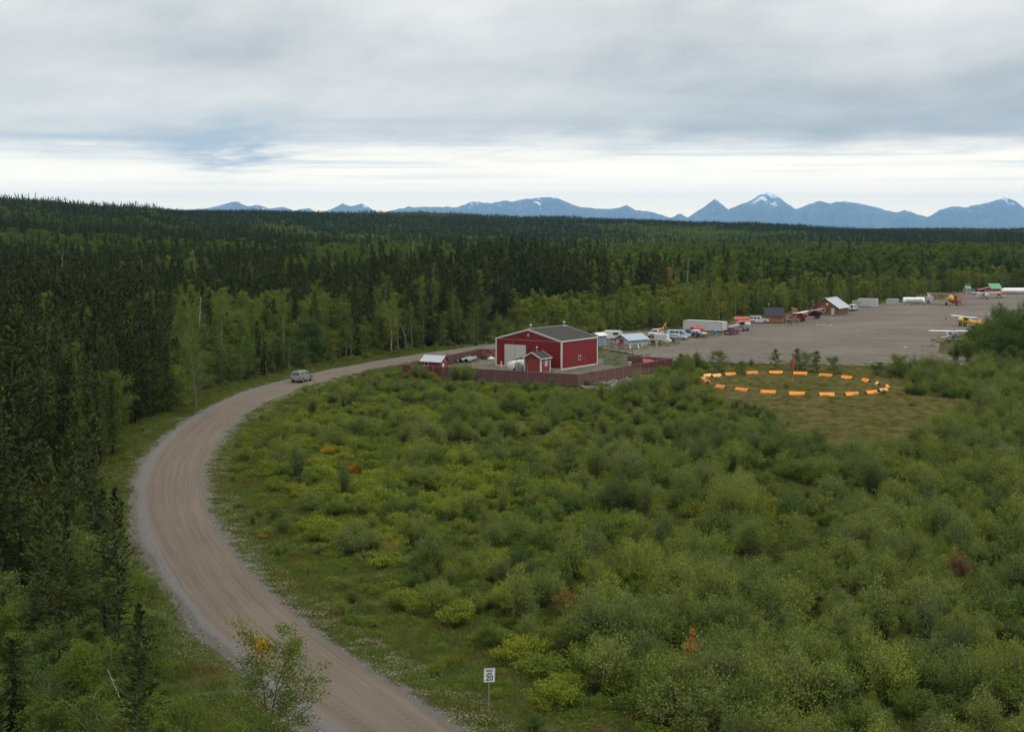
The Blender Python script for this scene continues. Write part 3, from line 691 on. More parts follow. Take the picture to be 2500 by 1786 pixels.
# --- mural cabin
def mural_material():
    m, T, b = mat_base('painted_mural', .7, 0, .3); tc = T.n('ShaderNodeTexCoord'); O = tc.outputs['Object']
    sp = T.n('ShaderNodeSeparateXYZ'); T.L.new(O, sp.inputs[0]); X, Y, Z = sp.outputs
    n = T.noise(T.xyz(X, 0, Z), 1.6, 4); n2 = T.noise(T.xyz(X, 5, Z), 4.0, 3)
    hz = T.m('ADD', Z, T.m('MULTIPLY', T.m('SUBTRACT', n, .5), 1.1))
    col = T.ramp(T.mr(hz, .1, 1.75, 0, 1, False), [(.0, (.10, .17, .09)), (.28, (.14, .27, .20)), (.45, (.33, .36, .26)), (.56, (.36, .27, .22)), (.68, (.16, .36, .40)), (.9, (.22, .42, .50))])
    col = T.mix(T.mr(n2, .58, .66, 0, .8), col, (.45, .44, .38)); col = T.mix(T.mr(n2, .36, .30, 0, .7), col, (.06, .10, .07))
    for (cx, cz, rx, rz, c) in ((1.75, .62, .34, .2, (.07, .07, .07)), (3.2, .66, .4, .22, (.05, .05, .05)), (2.3, 1.05, .5, .16, (.34, .25, .20)), (3.9, .45, .25, .3, (.42, .42, .37))):
        dx = T.m('DIVIDE', T.m('SUBTRACT', X, cx), rx); dz = T.m('DIVIDE', T.m('SUBTRACT', Z, cz), rz)
        r2 = T.m('ADD', T.m('ADD', T.m('MULTIPLY', dx, dx), T.m('MULTIPLY', dz, dz)), T.m('MULTIPLY', n2, .8)); col = T.mix(T.mr(r2, 1.5, 1.2), col, c)
    T.L.new(col, b.inputs['Base Color']); return m
def build_mural_cabin():
    n = G(1534.8, 850.2); r = G(1580.5, 846.7); b = (r - n); b.z = 0; LX = b.length; b.normalize(); LY = 4.2
    t = gable_house('mural_cabin', 'grey blue cabin with a bluish metal roof, red door and painted mural wall', 'cabin', n, b, LX, LY, 1.75, 2.72, mural_material(), BLUEG, TINB, WHITE, .32, .06, corner=False)
    MB().box((-.05, LY * .52, .95), (.08, .85, 1.7)).build('door', paint('red_door', (.30, .012, .02), .5), t)
    for y, z, w, h, c in ((.5, 1.25, .45, .6, 0), (1.05, 1.1, .4, .5, 1), (1.1, 1.6, .3, .3, 0), (LY * .80, 1.25, .6, .75, 0)):
        MB().box((-.04, y, z), (.04, w, h)).build('notice_board', WHITE if c == 0 else CONT, t)
    window_on(t, 'x', LY * .80, 1.25, .4, .5, WHITE)
    MB().box((-.75, LY / 2, .18), (1.3, LY + .2, .1)).build('porch_deck', paint('porch_pine', (.33, .23, .15), .8), t)
    rail = MB()
    for y0, y1 in ((0, 1.3), (2.9, LY)):
        rail.box((-1.35, (y0 + y1) / 2, .95), (.07, y1 - y0, .09)); k = int((y1 - y0) / .16)
        for i in range(k + 1): rail.box((-1.35, y0 + i * (y1 - y0) / k, .55), (.05, .06, .8))
    rail.build('porch_rail', GREYW, t)
    for y in (0, 1.3, 2.9, LY): MB().box((-1.35, y, .5), (.11, .11, 1.1)).build('porch_post', GREYW, t)
    MB().box((-1.55, 2.1, .10), (.5, 1.3, .1)).build('step', GREYW, t)
    MB().box((-1.2, 1.75, .75), (.06, .35, .95)).build('red_sign', paint('red_sign', (.38, .03, .03)), t)
    return t
build_mural_cabin()
def cabin_things():
    p = G(1558, 849.6)
    for nm, lab, px, py, h, mt in (('white_statue', 'white figure shaped ornament standing before the mural wall', 1558.5, 850, 1.0, WHITE), ('white_statue', 'small red and white ornament at the porch corner of the mural cabin', 1538.5, 851, .8, WHITE)):
        t = empty(nm, G(px, py), 0, lab, 'ornament'); n = 12
        prof = [(0, .2), (.08, .2), (.15, .15), (.45, .17), (.6, .13), (.68, .06), (.75, .1), (.88, .11), (.97, .06), (1, .01)]
        MB().loft([[(k * math.cos(2 * math.pi * i / n), k * math.sin(2 * math.pi * i / n), z * h) for i in range(n)] for z, k in prof]).build('figure', mt, t, True); MB().box((0, 0, .02), (.5, .5, .06)).build('plinth', REDTANK if h < .9 else CONT, t)
cabin_things()
# --- blue grey hut behind the red building
def back_hut():
    t = gable_house('blue_hut', 'narrow blue grey hut with a white roof peeping out behind the red building', 'hut', G(1462, 846), Vector((.7, .7, 0)).normalized(), 2.4, 2.4, 2.3, 2.8, BLUEG, BLUEG, WHITE, WHITE, .25, .06, corner=False)
    MB().box((1.2, -.04, 1.0), (.8, .06, 1.9)).build('door', BLUEG, t)
back_hut()
YP = 'yellow marker posts by the parking'
for px, py, h, lab in ((1477, 846, 1.2, 'yellow post beside the blue grey hut behind the red building'), (1602.5, 848, 1.3, 'yellow post in the grass in front of the utility trailer'), (1630.5, 840, 1.0, 'yellow post in the grass right of the white box trailer')):
    pole('marker_post', lab, G(px, py), h, .075, YEL, 'post', group=YP)
def camper():
    t = empty('camper_trailer', G(1497, 830), R(10), 'white camper trailer half hidden behind the mural cabin roof', 'trailer')
    MB().prism([(-2, .45), (2, .45), (2.1, 1.2), (1.8, 2.1), (-1.7, 2.2), (-2.1, 1.6)], 'y', -1, 1).build('body', CONTW, t, bevel=.08)
    for y in (-.95, .95):
        w = MB().cyl((0, y - .1, .32), (0, y + .1, .32), .32, n=14).build('wheel', BLACK, t); MB().cyl((0, y - .12, .32), (0, y + .12, .32), .16, n=10).build('rim', CHROME, w)
    MB().box((.3, -1.02, 1.5), (1.2, .04, .5)).build('window', GLASS, t); MB().box((2.6, 0, .5), (1.2, .1, .1)).build('hitch', STEEL, t)
camper()

# --- log cabin, kiosk, brown cabin, far huts
def build_log_cabin():
    n = G(1868, 788.5); r = G(1912, 788.8); b = (r - n); b.z = 0; LX = b.length; b.normalize()
    t = gable_house('pine_cabin', 'small new pine cabin with a steep black shingle roof', 'cabin', n, b, LX, 3.6, 1.95, 3.85, WOOD, WOOD, DARKSH, None, .3, .1)
    window_on(t, 'y', LX * .54, 1.35, 1.0, 1.0, paint('brown_trim', (.14, .06, .03)), gl=paint('brown_shutter', (.09, .035, .02)))
    window_on(t, 'y', LX * .82, 1.35, .95, .85, WOOD)
    MB().box((LX + .04, 1.6, .95), (.06, .9, 1.9)).build('door', paint('pine_door', (.30, .15, .06)), t)
    for y in (0.05, 1.2): MB().box((LX + .9, y - .1, 1.05), (.14, .14, 2.1)).build('porch_post', WOOD, t)
    MB().box((LX / 2, -.03, .1), (LX, .06, .2)).build('sill_beam', BLKP, t)
    for i in range(8): MB().cyl((-.12, -.03, .3 + i * .21), (LX + .12, -.03, .3 + i * .21), .075, n=8).build('log', WOOD, t, 'auto')
build_log_cabin()
def kiosk():
    t = empty('pine_kiosk', G(1939, 786), R(-12), 'tall narrow pine kiosk behind the red bush plane', 'kiosk')
    MB().prism([(-.7, .1), (.7, .1), (.7, 3.3), (-.7, 3.75)], 'y', -.55, .55).build('body', WOOD, t)
    for z in (1.2, 1.8, 2.4, 2.9): MB().box((0, -.58, z), (1.36, .05, .1)).build('batten', paint('brown_trim', (.14, .06, .03)), t)
    MB().box((.02, 0, 3.62), (1.75, 1.4, .07), ry=.31).build('roof', WOOD, t); MB().box((.15, -.58, .95), (.7, .04, 1.6)).build('door', paint('pine_door', (.30, .15, .06)), t)
kiosk()
def build_brown_cabin():
    n = G(2044.8, 770); b = Vector((.50, .866, 0)); LX, LY = 9.6, 7.2
    t = gable_house('brown_cabin', 'brown cedar cabin with a silver metal roof and covered porch', 'cabin', n, b, LX, LY, 2.35, 4.75, CEDAR, CEDARG, TIN, None, .75, .08)
    MB().box((-.03, LY / 2, 1.15), (.05, LY - .1, 2.3)).build('porch_wall', CEDAR, t)
    MB().box((-.75, LY / 2, .2), (1.5, LY, .12)).build('porch_deck', GREYW, t)
    MB().box((-1.45, LY * .63, .95), (.08, LY * .72, .09)).box((-1.45, LY * .63, .6), (.05, LY * .72, .07)).build('porch_rail', CEDARG, t)
    for y in (.05, LY * .27, LY * .63, LY - .05): MB().box((-1.45, y, 1.15), (.14, .14, 2.3)).build('porch_post', CEDARG, t)
    window_on(t, 'x', LY * .64, 1.5, 1.7, .95, WHITE, d=.10); MB().box((-.09, LY * .64, 1.5), (.05, .08, .95)).build('mullion', WHITE, t)
    d = MB().box((-.10, LY * .19, 1.1), (.08, .95, 1.95)).build('door', WHITE, t); MB().box((-.16, LY * .19 + .35, 1.05), (.04, .06, .06)).build('handle', STEEL, d)
    MB().cyl((-.02, LY * .42, 3.15), (-.10, LY * .42, 3.15), .38, n=18).build('round_sign', WHITE, t)
    for i in range(4): window_on(t, 'y', 1.6 + i * 2.1, 1.55, .75, .55, WHITE)
    MB().box((LX / 2, LY / 2, 4.92), (LX + 1.5, .2, .06)).build('ridge_cap', TIN, t)
build_brown_cabin()
def far_huts():
    t = gable_house('outhouse', 'tan outhouse with a green roof and two vent pipes', 'outhouse', G(2359, 718), Vector((.95, .3, 0)).normalized(), 2.0, 2.2, 2.1, 3.0, STONE, STONE, GREENR, None, .25, .08)
    chimney(t, .4, .9, 2.6, 1.1, .12); chimney(t, 1.6, .9, 2.6, 1.1, .12); MB().box((.9, -.04, 1), (.8, .05, 1.9)).build('door', GREYW, t)
    t = gable_house('green_roof_cabin', 'brown cabin with a bright green metal roof beside the big white tanks', 'cabin', G(2419, 714.5), Vector((.99, .08, 0)).normalized(), 4.0, 4.5, 1.6, 3.3, CEDAR, CEDAR, GREENR, None, .3, .1)
    window_on(t, 'y', 1.2, 1.0, .8, .6, GREYW)
    t = empty('open_shelter', G(2402, 718), R(6), 'brown open fronted shelter with a slanting roof', 'shelter')
    MB().prism([(-2.1, 0), (2.1, 0), (2.1, 2.5), (-2.1, 1.5)], 'y', 1.4, 1.5).build('back_wall', CEDAR, t)
    MB().box((0, 0, 2.15), (4.7, 3.2, .12), ry=-.235).build('roof', paint('rust_roof', (.20, .055, .03), .7), t)
    for x in (-2, -.2, 2): MB().box((x, -1.4, (1.9 + x * .24) / 2 + .05), (.18, .18, 1.9 + x * .24)).build('post', CEDARG, t)
    MB().box((.9, .6, .5), (1.2, .8, 1.0)).build('bench_box', STONE, t)
far_huts()

# --- containers, trailers
def container(name, label, a, b, W, H, mat, lift=.12, wheels=False, doors=True, ribs=True, cat='container'):
    """front long side runs a -> b"""
    d = (b - a); L = d.length; t = empty(name, a, math.atan2(d.y, d.x), label, cat)
    k = int(L / .28) if ribs else 1
    for y, s in ((0, -1), (W, 1)):
        V = []; F = []; pts = [(0, 0)]
        for i in range(k): x = i * L / k; q = L / k; pts += [(x + q * .1, 0), (x + q * .25, .035), (x + q * .6, .035), (x + q * .75, 0)] if ribs else []
        pts.append((L, 0))
        for x, dd in pts: V += [(x, y - s * dd, lift), (x, y - s * dd, H)]
        F = [(2 * i, 2 * i + 2, 2 * i + 3, 2 * i + 1) for i in range(len(pts) - 1)]
        MB().add(V, F).build('side_panel', mat, t)
    MB().box((L / 2, W / 2, H - .03), (L, W - .02, .05)).build('roof', mat, t); MB().box((L / 2, W / 2, lift + .05), (L, W - .02, .1)).build('floor', STEEL, t)
    MB().box((.02, W / 2, (H + lift) / 2), (.04, W - .05, H - lift - .05)).build('end_wall', mat, t)
    for s in (0, 1):
        o = MB().box((L - .02, W * (.25 + .5 * s), (H + lift) / 2), (.05, W / 2 - .04, H - lift - .1)).build('door', mat, t)
        for q in (-.2, .2): MB().cyl((L + .03, W * (.25 + .5 * s) + q, lift + .1), (L + .03, W * (.25 + .5 * s) + q, H - .1), .02, n=6).build('lock_rod', STEEL, o)
    fm = MB()
    for x in (0, L):
        for y in (0, W): fm.box((x, y, (H + lift) / 2), (.12, .12, H - lift))
    for y in (0, W): fm.box((L / 2, y, H), (L, .1, .1)).box((L / 2, y, lift + .05), (L, .1, .12))
    fm.build('frame', wheels if wheels else mat, t); MB().box((L * .1, W / 2, lift / 2), (.2, W, lift)).box((L * .9, W / 2, lift / 2), (.2, W, lift)).build('skid', BLKP, t)
    return t
RUSTW = paint('rust_streaked_white', (.42, .33, .27), .7, .9, 1.5, dirtc=(.22, .10, .06))
container('long_storage_trailer', 'long white storage trailer with rusty edges behind the parked cars', G(1667.6, 806.8), G(1762, 811.8), 2.5, 2.55, CONTW, .35, RUSTW, ribs=False)
container('storage_box', 'short off white storage box butted against the end of the long trailer', G(1764.5, 810), G(1776, 809.6), 2.3, 2.2, CONTW, .15, RUSTW, ribs=False)
container('shipping_container', 'white shipping container with ribbed sides right of the brown cabin', G(2093, 748.5), G(2138, 749.8), 2.4, 2.55, CONTW)
container('sage_container', 'dull sage grey container at the left end of the white shipping container', G(2080, 750.5), G(2096.5, 750.8), 2.4, 2.05, CONTG)
container('dark_storage_box', 'dark blue box at the right end of the white shipping container', G(2139.2, 747.5), G(2142.6, 747.4), 2.2, 2.2, paint('navy_box', (.02, .03, .06), .6), ribs=False)
container('grey_storage_box', 'light grey storage box standing alone on the gravel edge', G(2163, 744.8), G(2190, 745.5), 2.2, 2.0, CONT)
def box_trailer():
    a, b = G(1597, 837.5), G(1627, 838.8); d = b - a; L = d.length
    t = empty('box_trailer', (a + b) / 2, math.atan2(d.y, d.x), 'plain white enclosed box trailer parked behind the utility trailer', 'trailer')
    MB().box((0, .9, 1.15), (L, 1.8, 1.55)).build('box', CONTW, t, bevel=.04); MB().prism([(0, .4), (.6, .4), (.6, .75), (0, .95)], 'y', .3, 1.5).build('nose', CONTW, t, loc=(L / 2, 0, 0))
    for y in (-.02, 1.8):
        w = MB().cyl((.1, y - .1, .33), (.1, y + .1, .33), .33, n=14).build('wheel', BLACK, t, 'auto'); MB().cyl((.1, y - .12, .33), (.1, y + .12, .33), .17, n=10).build('rim', CHROME, w, 'auto')
    MB().box((L / 2 + .8, .9, .42), (.9, .1, .1)).build('hitch', STEEL, t); MB().box((0, -.02, 1.9), (L - .1, .03, .06)).build('top_rail', STEEL, t)
box_trailer()
def utility_trailer():
    a, b = G(1582, 842), G(1616, 843); d = b - a; L = d.length
    t = empty('utility_trailer', (a + b) / 2, math.atan2(d.y, d.x), 'low black utility trailer with railings in front of the white box trailer', 'trailer')
    MB().box((0, .8, .5), (L, 1.6, .08)).build('deck', GREYW, t); m = MB()
    for y in (0, 1.6):
        m.box((0, y, .95), (L, .05, .05)); m.box((0, y, .7), (L, .04, .04))
        for i in range(6): m.box((-L / 2 + i * L / 5, y, .72), (.05, .05, .5))
    m.build('railing', BLKP, t); MB().box((-L * .2, .7, .72), (.9, .8, .35)).build('load_crate', BLKP, t, bevel=.04); MB().box((L * .5 + .5, .8, .45), (1.1, .1, .1)).build('hitch', STEEL, t)
    for x in (-L * .1, L * .35):
        w = MB().cyl((x, -.16, .34), (x, -.02, .34), .34, n=14).build('wheel', BLACK, t, 'auto'); MB().cyl((x, -.18, .34), (x, -.03, .34), .17, n=10).build('rim', CHROME, w, 'auto')
utility_trailer()
def blue_drum():
    t = empty('blue_bin', G(1745.5, 816), 0, 'bright blue plastic bin in the grass before the long white trailer', 'bin')
    MB().cyl((0, 0, 0), (0, 0, .78), .36, .42, n=16).build('body', BLUEP, t, 'auto'); MB().cyl((0, 0, .78), (0, 0, .86), .46, n=16).build('lid', BLUEP, t, 'auto')
blue_drum()
def excavator():
    t = empty('excavator', G(1613, 809), R(20), 'yellow digger arm rising behind the white pickup among the bushes', 'digger'); Y = paint('digger_yellow', (.45, .24, .03), .6, .5)
    t.scale = (.72, .72, .72)
    MB().box((0, 0, .9), (1.9, 1.3, .8)).build('cab_base', Y, t, bevel=.06); MB().box((-.3, .2, 1.5), (.9, .8, .9)).build('cab', GLASS, t)
    MB().prism([(.5, 1.0), (.8, 1.0), (1.9, 2.5), (2.0, 3.0), (1.7, 2.9)], 'y', -.14, .14).build('boom', Y, t); MB().prism([(1.75, 3.05), (2.05, 2.95), (1.95, 1.4), (1.8, 1.4)], 'y', -.11, .11).build('stick', Y, t)
    MB().prism([(1.7, 1.4), (2.2, 1.4), (2.1, .9), (1.75, 1.0)], 'y', -.3, .3).build('bucket', STEEL, t)
    for y in (-.6, .6): MB().prism([(-1, .1), (-.8, 0), (.8, 0), (1, .1), (1, .4), (.8, .5), (-.8, .5), (-1, .4)], 'y', y - .18, y + .18).build('track', BLACK, t)
excavator()

# --- tanks on the apron
tank('red_tank', 'dark red tank end showing behind the dark blue pickup', G(1697, 817) + Vector((.6, 2.2, 0)), Vector((1, .6, 0)).normalized(), 2.6, .85, REDTANK, .2)
def tank_posts(t, zc, r, L):
    for x in (L * .34, L * .42, L * .5): MB().cyl((x, -r - .15, 0), (x, -r - .15, zc + .3), .09, n=8).build('filler_pipe', ORTANK, t, 'auto')
tank('orange_tank', 'large orange fuel tank at the left of the white utility vehicle', G(1811, 789) + Vector((0, 1.2, 0)), Vector((1, -.03, 0)), 3.7, .74, ORTANK, .15, extra=tank_posts)
tank('orange_tank', 'smaller orange fuel tank lying in front of the large one', G(1812, 790.5), Vector((1, -.03, 0)), 1.8, .42, ORTANK, .12)
def swirl_material():
    m, T, b = mat_base('painted_swirls', .5, 0, .4); tc = T.n('ShaderNodeTexCoord'); O = tc.outputs['Object']
    sp = T.n('ShaderNodeSeparateXYZ'); T.L.new(O, sp.inputs[0]); X, Y, Z = sp.outputs
    w = T.n('ShaderNodeTexWave', wave_type='RINGS', rings_direction='SPHERICAL'); w.inputs['Scale'].default_value = .8; w.inputs['Distortion'].default_value = 9; w.inputs['Detail'].default_value = 2; w.inputs['Detail Scale'].default_value = .9
    T.L.new(T.xyz(T.m('MULTIPLY', X, .8), 0, T.m('MULTIPLY', T.m('SUBTRACT', Z, 1.2), 1.4)), w.inputs['Vector'])
    band = T.m('MULTIPLY', T.mr(T.m('ABSOLUTE', T.m('SUBTRACT', Z, 1.25)), .85, .55), T.mr(T.m('ABSOLUTE', X), 2.9, 2.5))
    f = T.m('MULTIPLY', T.mr(w.outputs['Fac'], .42, .58), band); n = T.noise(O, 1.4, 3)
    col = T.mix(f, (.66, .65, .60), T.mix(T.mr(n, .45, .55), (.03, .10, .25), (.06, .16, .20))); T.L.new(col, b.inputs['Base Color']); return m
tank('painted_tank', 'long white tank painted with blue swirls at the edge of the apron', G(2233, 744) + Vector((0, 1.2, 0)), Vector((.995, -.10, 0)), 6.6, 1.05, swirl_material(), .28, None)
tank('white_storage_tank', 'large white storage tank at the far right edge of the apron', G(2471, 717.5), Vector((1, .03, 0)), 8.2, 1.0, WHITET, .1, None)
tank('white_storage_tank', 'second white storage tank standing a little behind the far right one', G(2482, 716) + Vector((0, 2.6, 0)), Vector((1, .03, 0)), 8.2, .95, WHITET, .1, None)
def pump_house():
    a, b = G(2262, 741.5), G(2277, 741.8); t = container('pump_house', 'tall white pump container with roof railings right of the painted tank', a, b, 2.2, 2.3, CONTW, .1, ribs=False)
    L = (b - a).length; r = MB()
    for x0, x1 in ((-3.2, L + 1.2),):
        r.box(((x0 + x1) / 2, 1.0, 2.95), (x1 - x0, .06, .06))
        for i in range(6): r.box((x0 + i * (x1 - x0) / 5, 1.0, 2.6), (.06, .06, .8))
    r.box((-1.2, 1.0, 2.2), (4.0, .9, .08)); r.build('roof_rail', WHITE, t)
    for x in (-3.1, -.6): MB().box((x, 1.0, 1.1), (.1, .1, 2.2)).build('platform_leg', WHITE, t)
    MB().box((L * .35, 1.1, 2.85), (1.0, .8, 1.1)).build('roof_cabinet', CONTW, t); MB().box((L * .3, -.35, .6), (.7, .5, 1.2)).build('pump', REDTANK, t); MB().box((L * .3, -.35, 1.28), (.5, .4, .16)).build('pump_head', BLKP, t)
pump_house()
def lamp_post(lab, px, py, h):
    t = empty('lamp_post', G(px, py), 0, lab, 'lamp post'); MB().cyl((0, 0, 0), (0, 0, h), .07, .05, n=8).build('shaft', STEEL, t, 'auto'); MB().cyl((0, 0, h), (0, 0, h + .22), .16, .2, n=10).build('lamp_head', WHITE, t, 'auto')
lamp_post('lamp post with a small white head behind the pine cabin', 1876, 783, 4.4); lamp_post('lamp post with a small white head left of the brown cabin', 1984, 768, 3.7)
pole('radio_mast', 'thin radio mast left of the far white tanks', G(2444, 712.5), 6.0, .05, STEEL, 'mast'); pole('radio_mast', 'thin radio mast above the far white tanks', G(2450, 712), 6.0, .05, STEEL, 'mast')
for px, py, lab in ((1995.6, 793, 'white flat marker on the gravel, leftmost of three'), (2010, 793.6, 'white flat marker on the gravel, middle of three'), (2028, 794, 'white flat marker on the gravel, rightmost of three'), (2209, 847.5, 'white flat marker alone in the middle of the apron')):
    tag(MB().box((0, 0, .05), (.75, .6, .06)).box((0, 0, .09), (.6, .5, .03)).build('ground_marker', WHITE, None, bevel=.01, loc=G(px, py), rot=(0, 0, px)), lab, 'marker', 'white ground markers')
def cone():
    t = empty('runway_marker', G(2274, 869.5), 0, 'small bright orange marker with a violet lamp beside the big bushes', 'marker')
    MB().cyl((0, 0, 0), (0, 0, .42), .19, .15, n=14).build('base', paint('flour_orange', (.85, .10, .03), .5), t, 'auto'); MB().cyl((0, 0, .42), (0, 0, .68), .06, .05, n=10).build('lamp', paint('violet_lamp', (.12, .05, .22), .3), t, 'auto')
cone()

# --- segmented circle and windsock
PAN = [(1725.6, 921, 2), (1748, 921, 2), (1781.5, 917.4, 1), (1833.7, 913.9, 1), (1893.7, 913.3, 0), (1953.8, 915.6, 0), (2016.7, 920.4, 1), (2069, 925.7, 0), (2115, 932.9, 0), (2143.8, 940.6, 2), (2162.8, 948.3, 0), (2154.5, 956.6, 2), (2126, 962, 0), (2078.5, 966, 1), (2017.3, 967.3, 0), (1945.4, 965, 0), (1875.9, 961.4, 0), (1812.3, 955.4, 1), (1761.3, 948.3, 1), (1726.8, 935.8, 1), (1714.3, 928, 1)]
def segmented_circle():
    Pw = [G(a, b) for a, b, _ in PAN]; c = sum(Pw, Vector()) / len(Pw)
    names = {}
    where = ['far left of the ring, small and faded', 'back left of the ring with a pale face', 'back left of the ring with rusty stains', 'back row half behind a dark bush', 'back row just left of the windsock pole', 'back row just right of the windsock pole', 'back row second right of the windsock pole, stained', 'back row third right of the windsock pole', 'back right of the ring showing its dark end', 'right end of the ring, palest of all', 'rightmost of the ring, seen end on', 'right end of the ring, faded pink orange', 'front right of the ring with a dark left end', 'front row second from the right bend, stained', 'front row right of the windsock pole', 'front row just below the windsock pole', 'front row with a tall weed before it', 'front left of the ring with heavy stains', 'front left of the ring half sunk in shrubs', 'left bend of the ring, partly overgrown', 'leftmost of the ring, nearly hidden in shrubs']
    L, hgt, sp = 2.35, .52, .55
    protos = {}
    for i, p in enumerate(Pw):
        r = p - c; rz = math.atan2(r.y, r.x) + math.pi / 2; k = PAN[i][2]
        t = empty('circle_panel', (p.x, p.y, 0), rz, 'orange A shaped airfield panel, ' + where[i], 'airfield panel', 'orange panels of the segmented circle')
        mt = (ORANGE, ORANGEW, ORANGEF)[k]
        if k not in protos:
            a = MB().add([(-L / 2, -sp, .10), (L / 2, -sp, .10), (L / 2, 0, hgt + .10), (-L / 2, 0, hgt + .10), (-L / 2, -sp, .07), (L / 2, -sp, .07), (L / 2, 0, hgt + .07), (-L / 2, 0, hgt + .07)], [(0, 1, 2, 3), (4, 5, 6, 7), (0, 1, 5, 4), (1, 2, 6, 5), (2, 3, 7, 6), (3, 0, 4, 7)]).mesh('board', mt)
            st = MB()
            for x in (-L / 2 + .12, L / 2 - .12): st.box((x, -sp * .8, .08), (.08, .08, .18)).box((x, sp * .8, .08), (.08, .08, .18)).box((x, 0, .22), (.06, sp * 1.2, .06))
            protos[k] = (a, st.mesh('frame', UNDER), MB().prism([(-sp * .92, .09), (sp * .92, .09), (0, hgt + .04)], 'x', -L / 2 + .05, -L / 2 + .08).prism([(-sp * .92, .09), (sp * .92, .09), (0, hgt + .04)], 'x', L / 2 - .08, L / 2 - .05).mesh('end_board', UNDER))
        a, st, e = protos[k]
        link('board', a, None, t); link('board', a, None, t, None, (0, 0, math.pi)); link('frame', st, None, t); link('end_board', e, None, t)
    w = empty('windsock', G(1934, 940.6), 0, 'red windsock hanging limp on a red pole inside the orange ring', 'windsock'); RP = paint('windsock_red', (.42, .05, .04), .7, .4, 2)
    MB().cyl((0, 0, 0), (0, 0, 4.45), .065, .045, n=10).build('pole', RP, w, 'auto')
    for z in (.7, 1.1): MB().cyl((0, 0, z), (0, 0, z + .12), .068, n=10).build('band', WHITE, w, 'auto')
    n = 16; rg = []
    for k in range(13):
        f = k / 12; r = .22 * (1 - f) + .07 * f if f > .12 else .22; z = 4.35 - f * 2.2; ax = -.05 - .08 * math.sin(f * 3)
        rg.append([(ax * .6 + r * math.cos(2 * math.pi * i / n) * (.75 + .25 * math.cos(i * 2)) + .12, -.12 + r * math.sin(2 * math.pi * i / n) * .7, z + .12 * math.sin(2 * math.pi * i / n) * (1 - f)) for i in range(n)])
    MB().loft(rg, False).build('sock', RP, w, True)
    MB().loft([[(.12 + q * math.cos(2 * math.pi * i / n), -.16 + zz, 4.38 + q * math.sin(2 * math.pi * i / n)) for i in range(n)] for q, zz in ((.22, 0), (.25, -.04), (.22, -.08), (.16, -.03))], False).build('hoop', RP, w, True)
segmented_circle()

# --- speed limit sign
def text_mesh(s, size, sx=1.0):
    cu = bpy.data.curves.new('letters', 'FONT'); cu.body = s; cu.size = size; cu.align_x = 'CENTER'; cu.align_y = 'CENTER'; cu.extrude = .003; cu.offset = size * .022
    o = bpy.data.objects.new('letters', cu); COL.objects.link(o); dg = bpy.context.evaluated_depsgraph_get(); me = bpy.data.meshes.new_from_object(o.evaluated_get(dg))
    bpy.data.objects.remove(o); bpy.data.curves.remove(cu)
    for v in me.vertices: v.co.x *= sx
    me.materials.clear(); return me
def speed_sign():
    p = G(1192.6, 1737); t = empty('speed_sign', p, R(14), 'white speed limit 20 sign on a grey steel post by the road', 'road sign'); t.rotation_euler = (0, R(1.5), R(14))
    MB().box((0, .03, .85), (.07, .05, 2.1)).build('post', STEEL, t)
    me = MB(); n = []
    for cx, cz, a0 in ((.27, .345, 0), (-.27, .345, 90), (-.27, -.345, 180), (.27, -.345, 270)):
        for k in range(5): a = R(a0 + k * 22.5); n.append((cx + .035 * math.cos(a), cz + .035 * math.sin(a)))
    pl = me.prism(n, 'y', -.006, .002).build('plate', paint('sign_white', (.62, .64, .66), .35, .15, 3), t, loc=(0, 0, 2.0)); BL = paint('sign_black', (.012, .012, .012), .5, .1)
    ln = [(q[0] * .945, q[1] * .96) for q in n]; bd_ = MB()
    for i in range(20):
        a, b = ln[i], ln[(i + 1) % 20]; s_ = .965
        bd_.add([(a[0], -.010, a[1]), (b[0], -.010, b[1]), (b[0] * s_, -.010, b[1] * (s_ + .008)), (a[0] * s_, -.010, a[1] * (s_ + .008))], [(0, 1, 2, 3)])
    bd_.build('border', BL, pl)
    for s, z, sz, sx in (('SPEED', .24, .155, .92), ('LIMIT', .075, .155, .92), ('20', -.16, .40, 1.0)): link('lettering', text_mesh(s, sz, sx), BL, pl, (0, -.011, z), (R(90), 0, 0))
    for z in (.3, -.31): MB().cyl((0, -.012, z), (0, -.006, z), .012, n=8).build('bolt', STEEL, pl)
speed_sign()

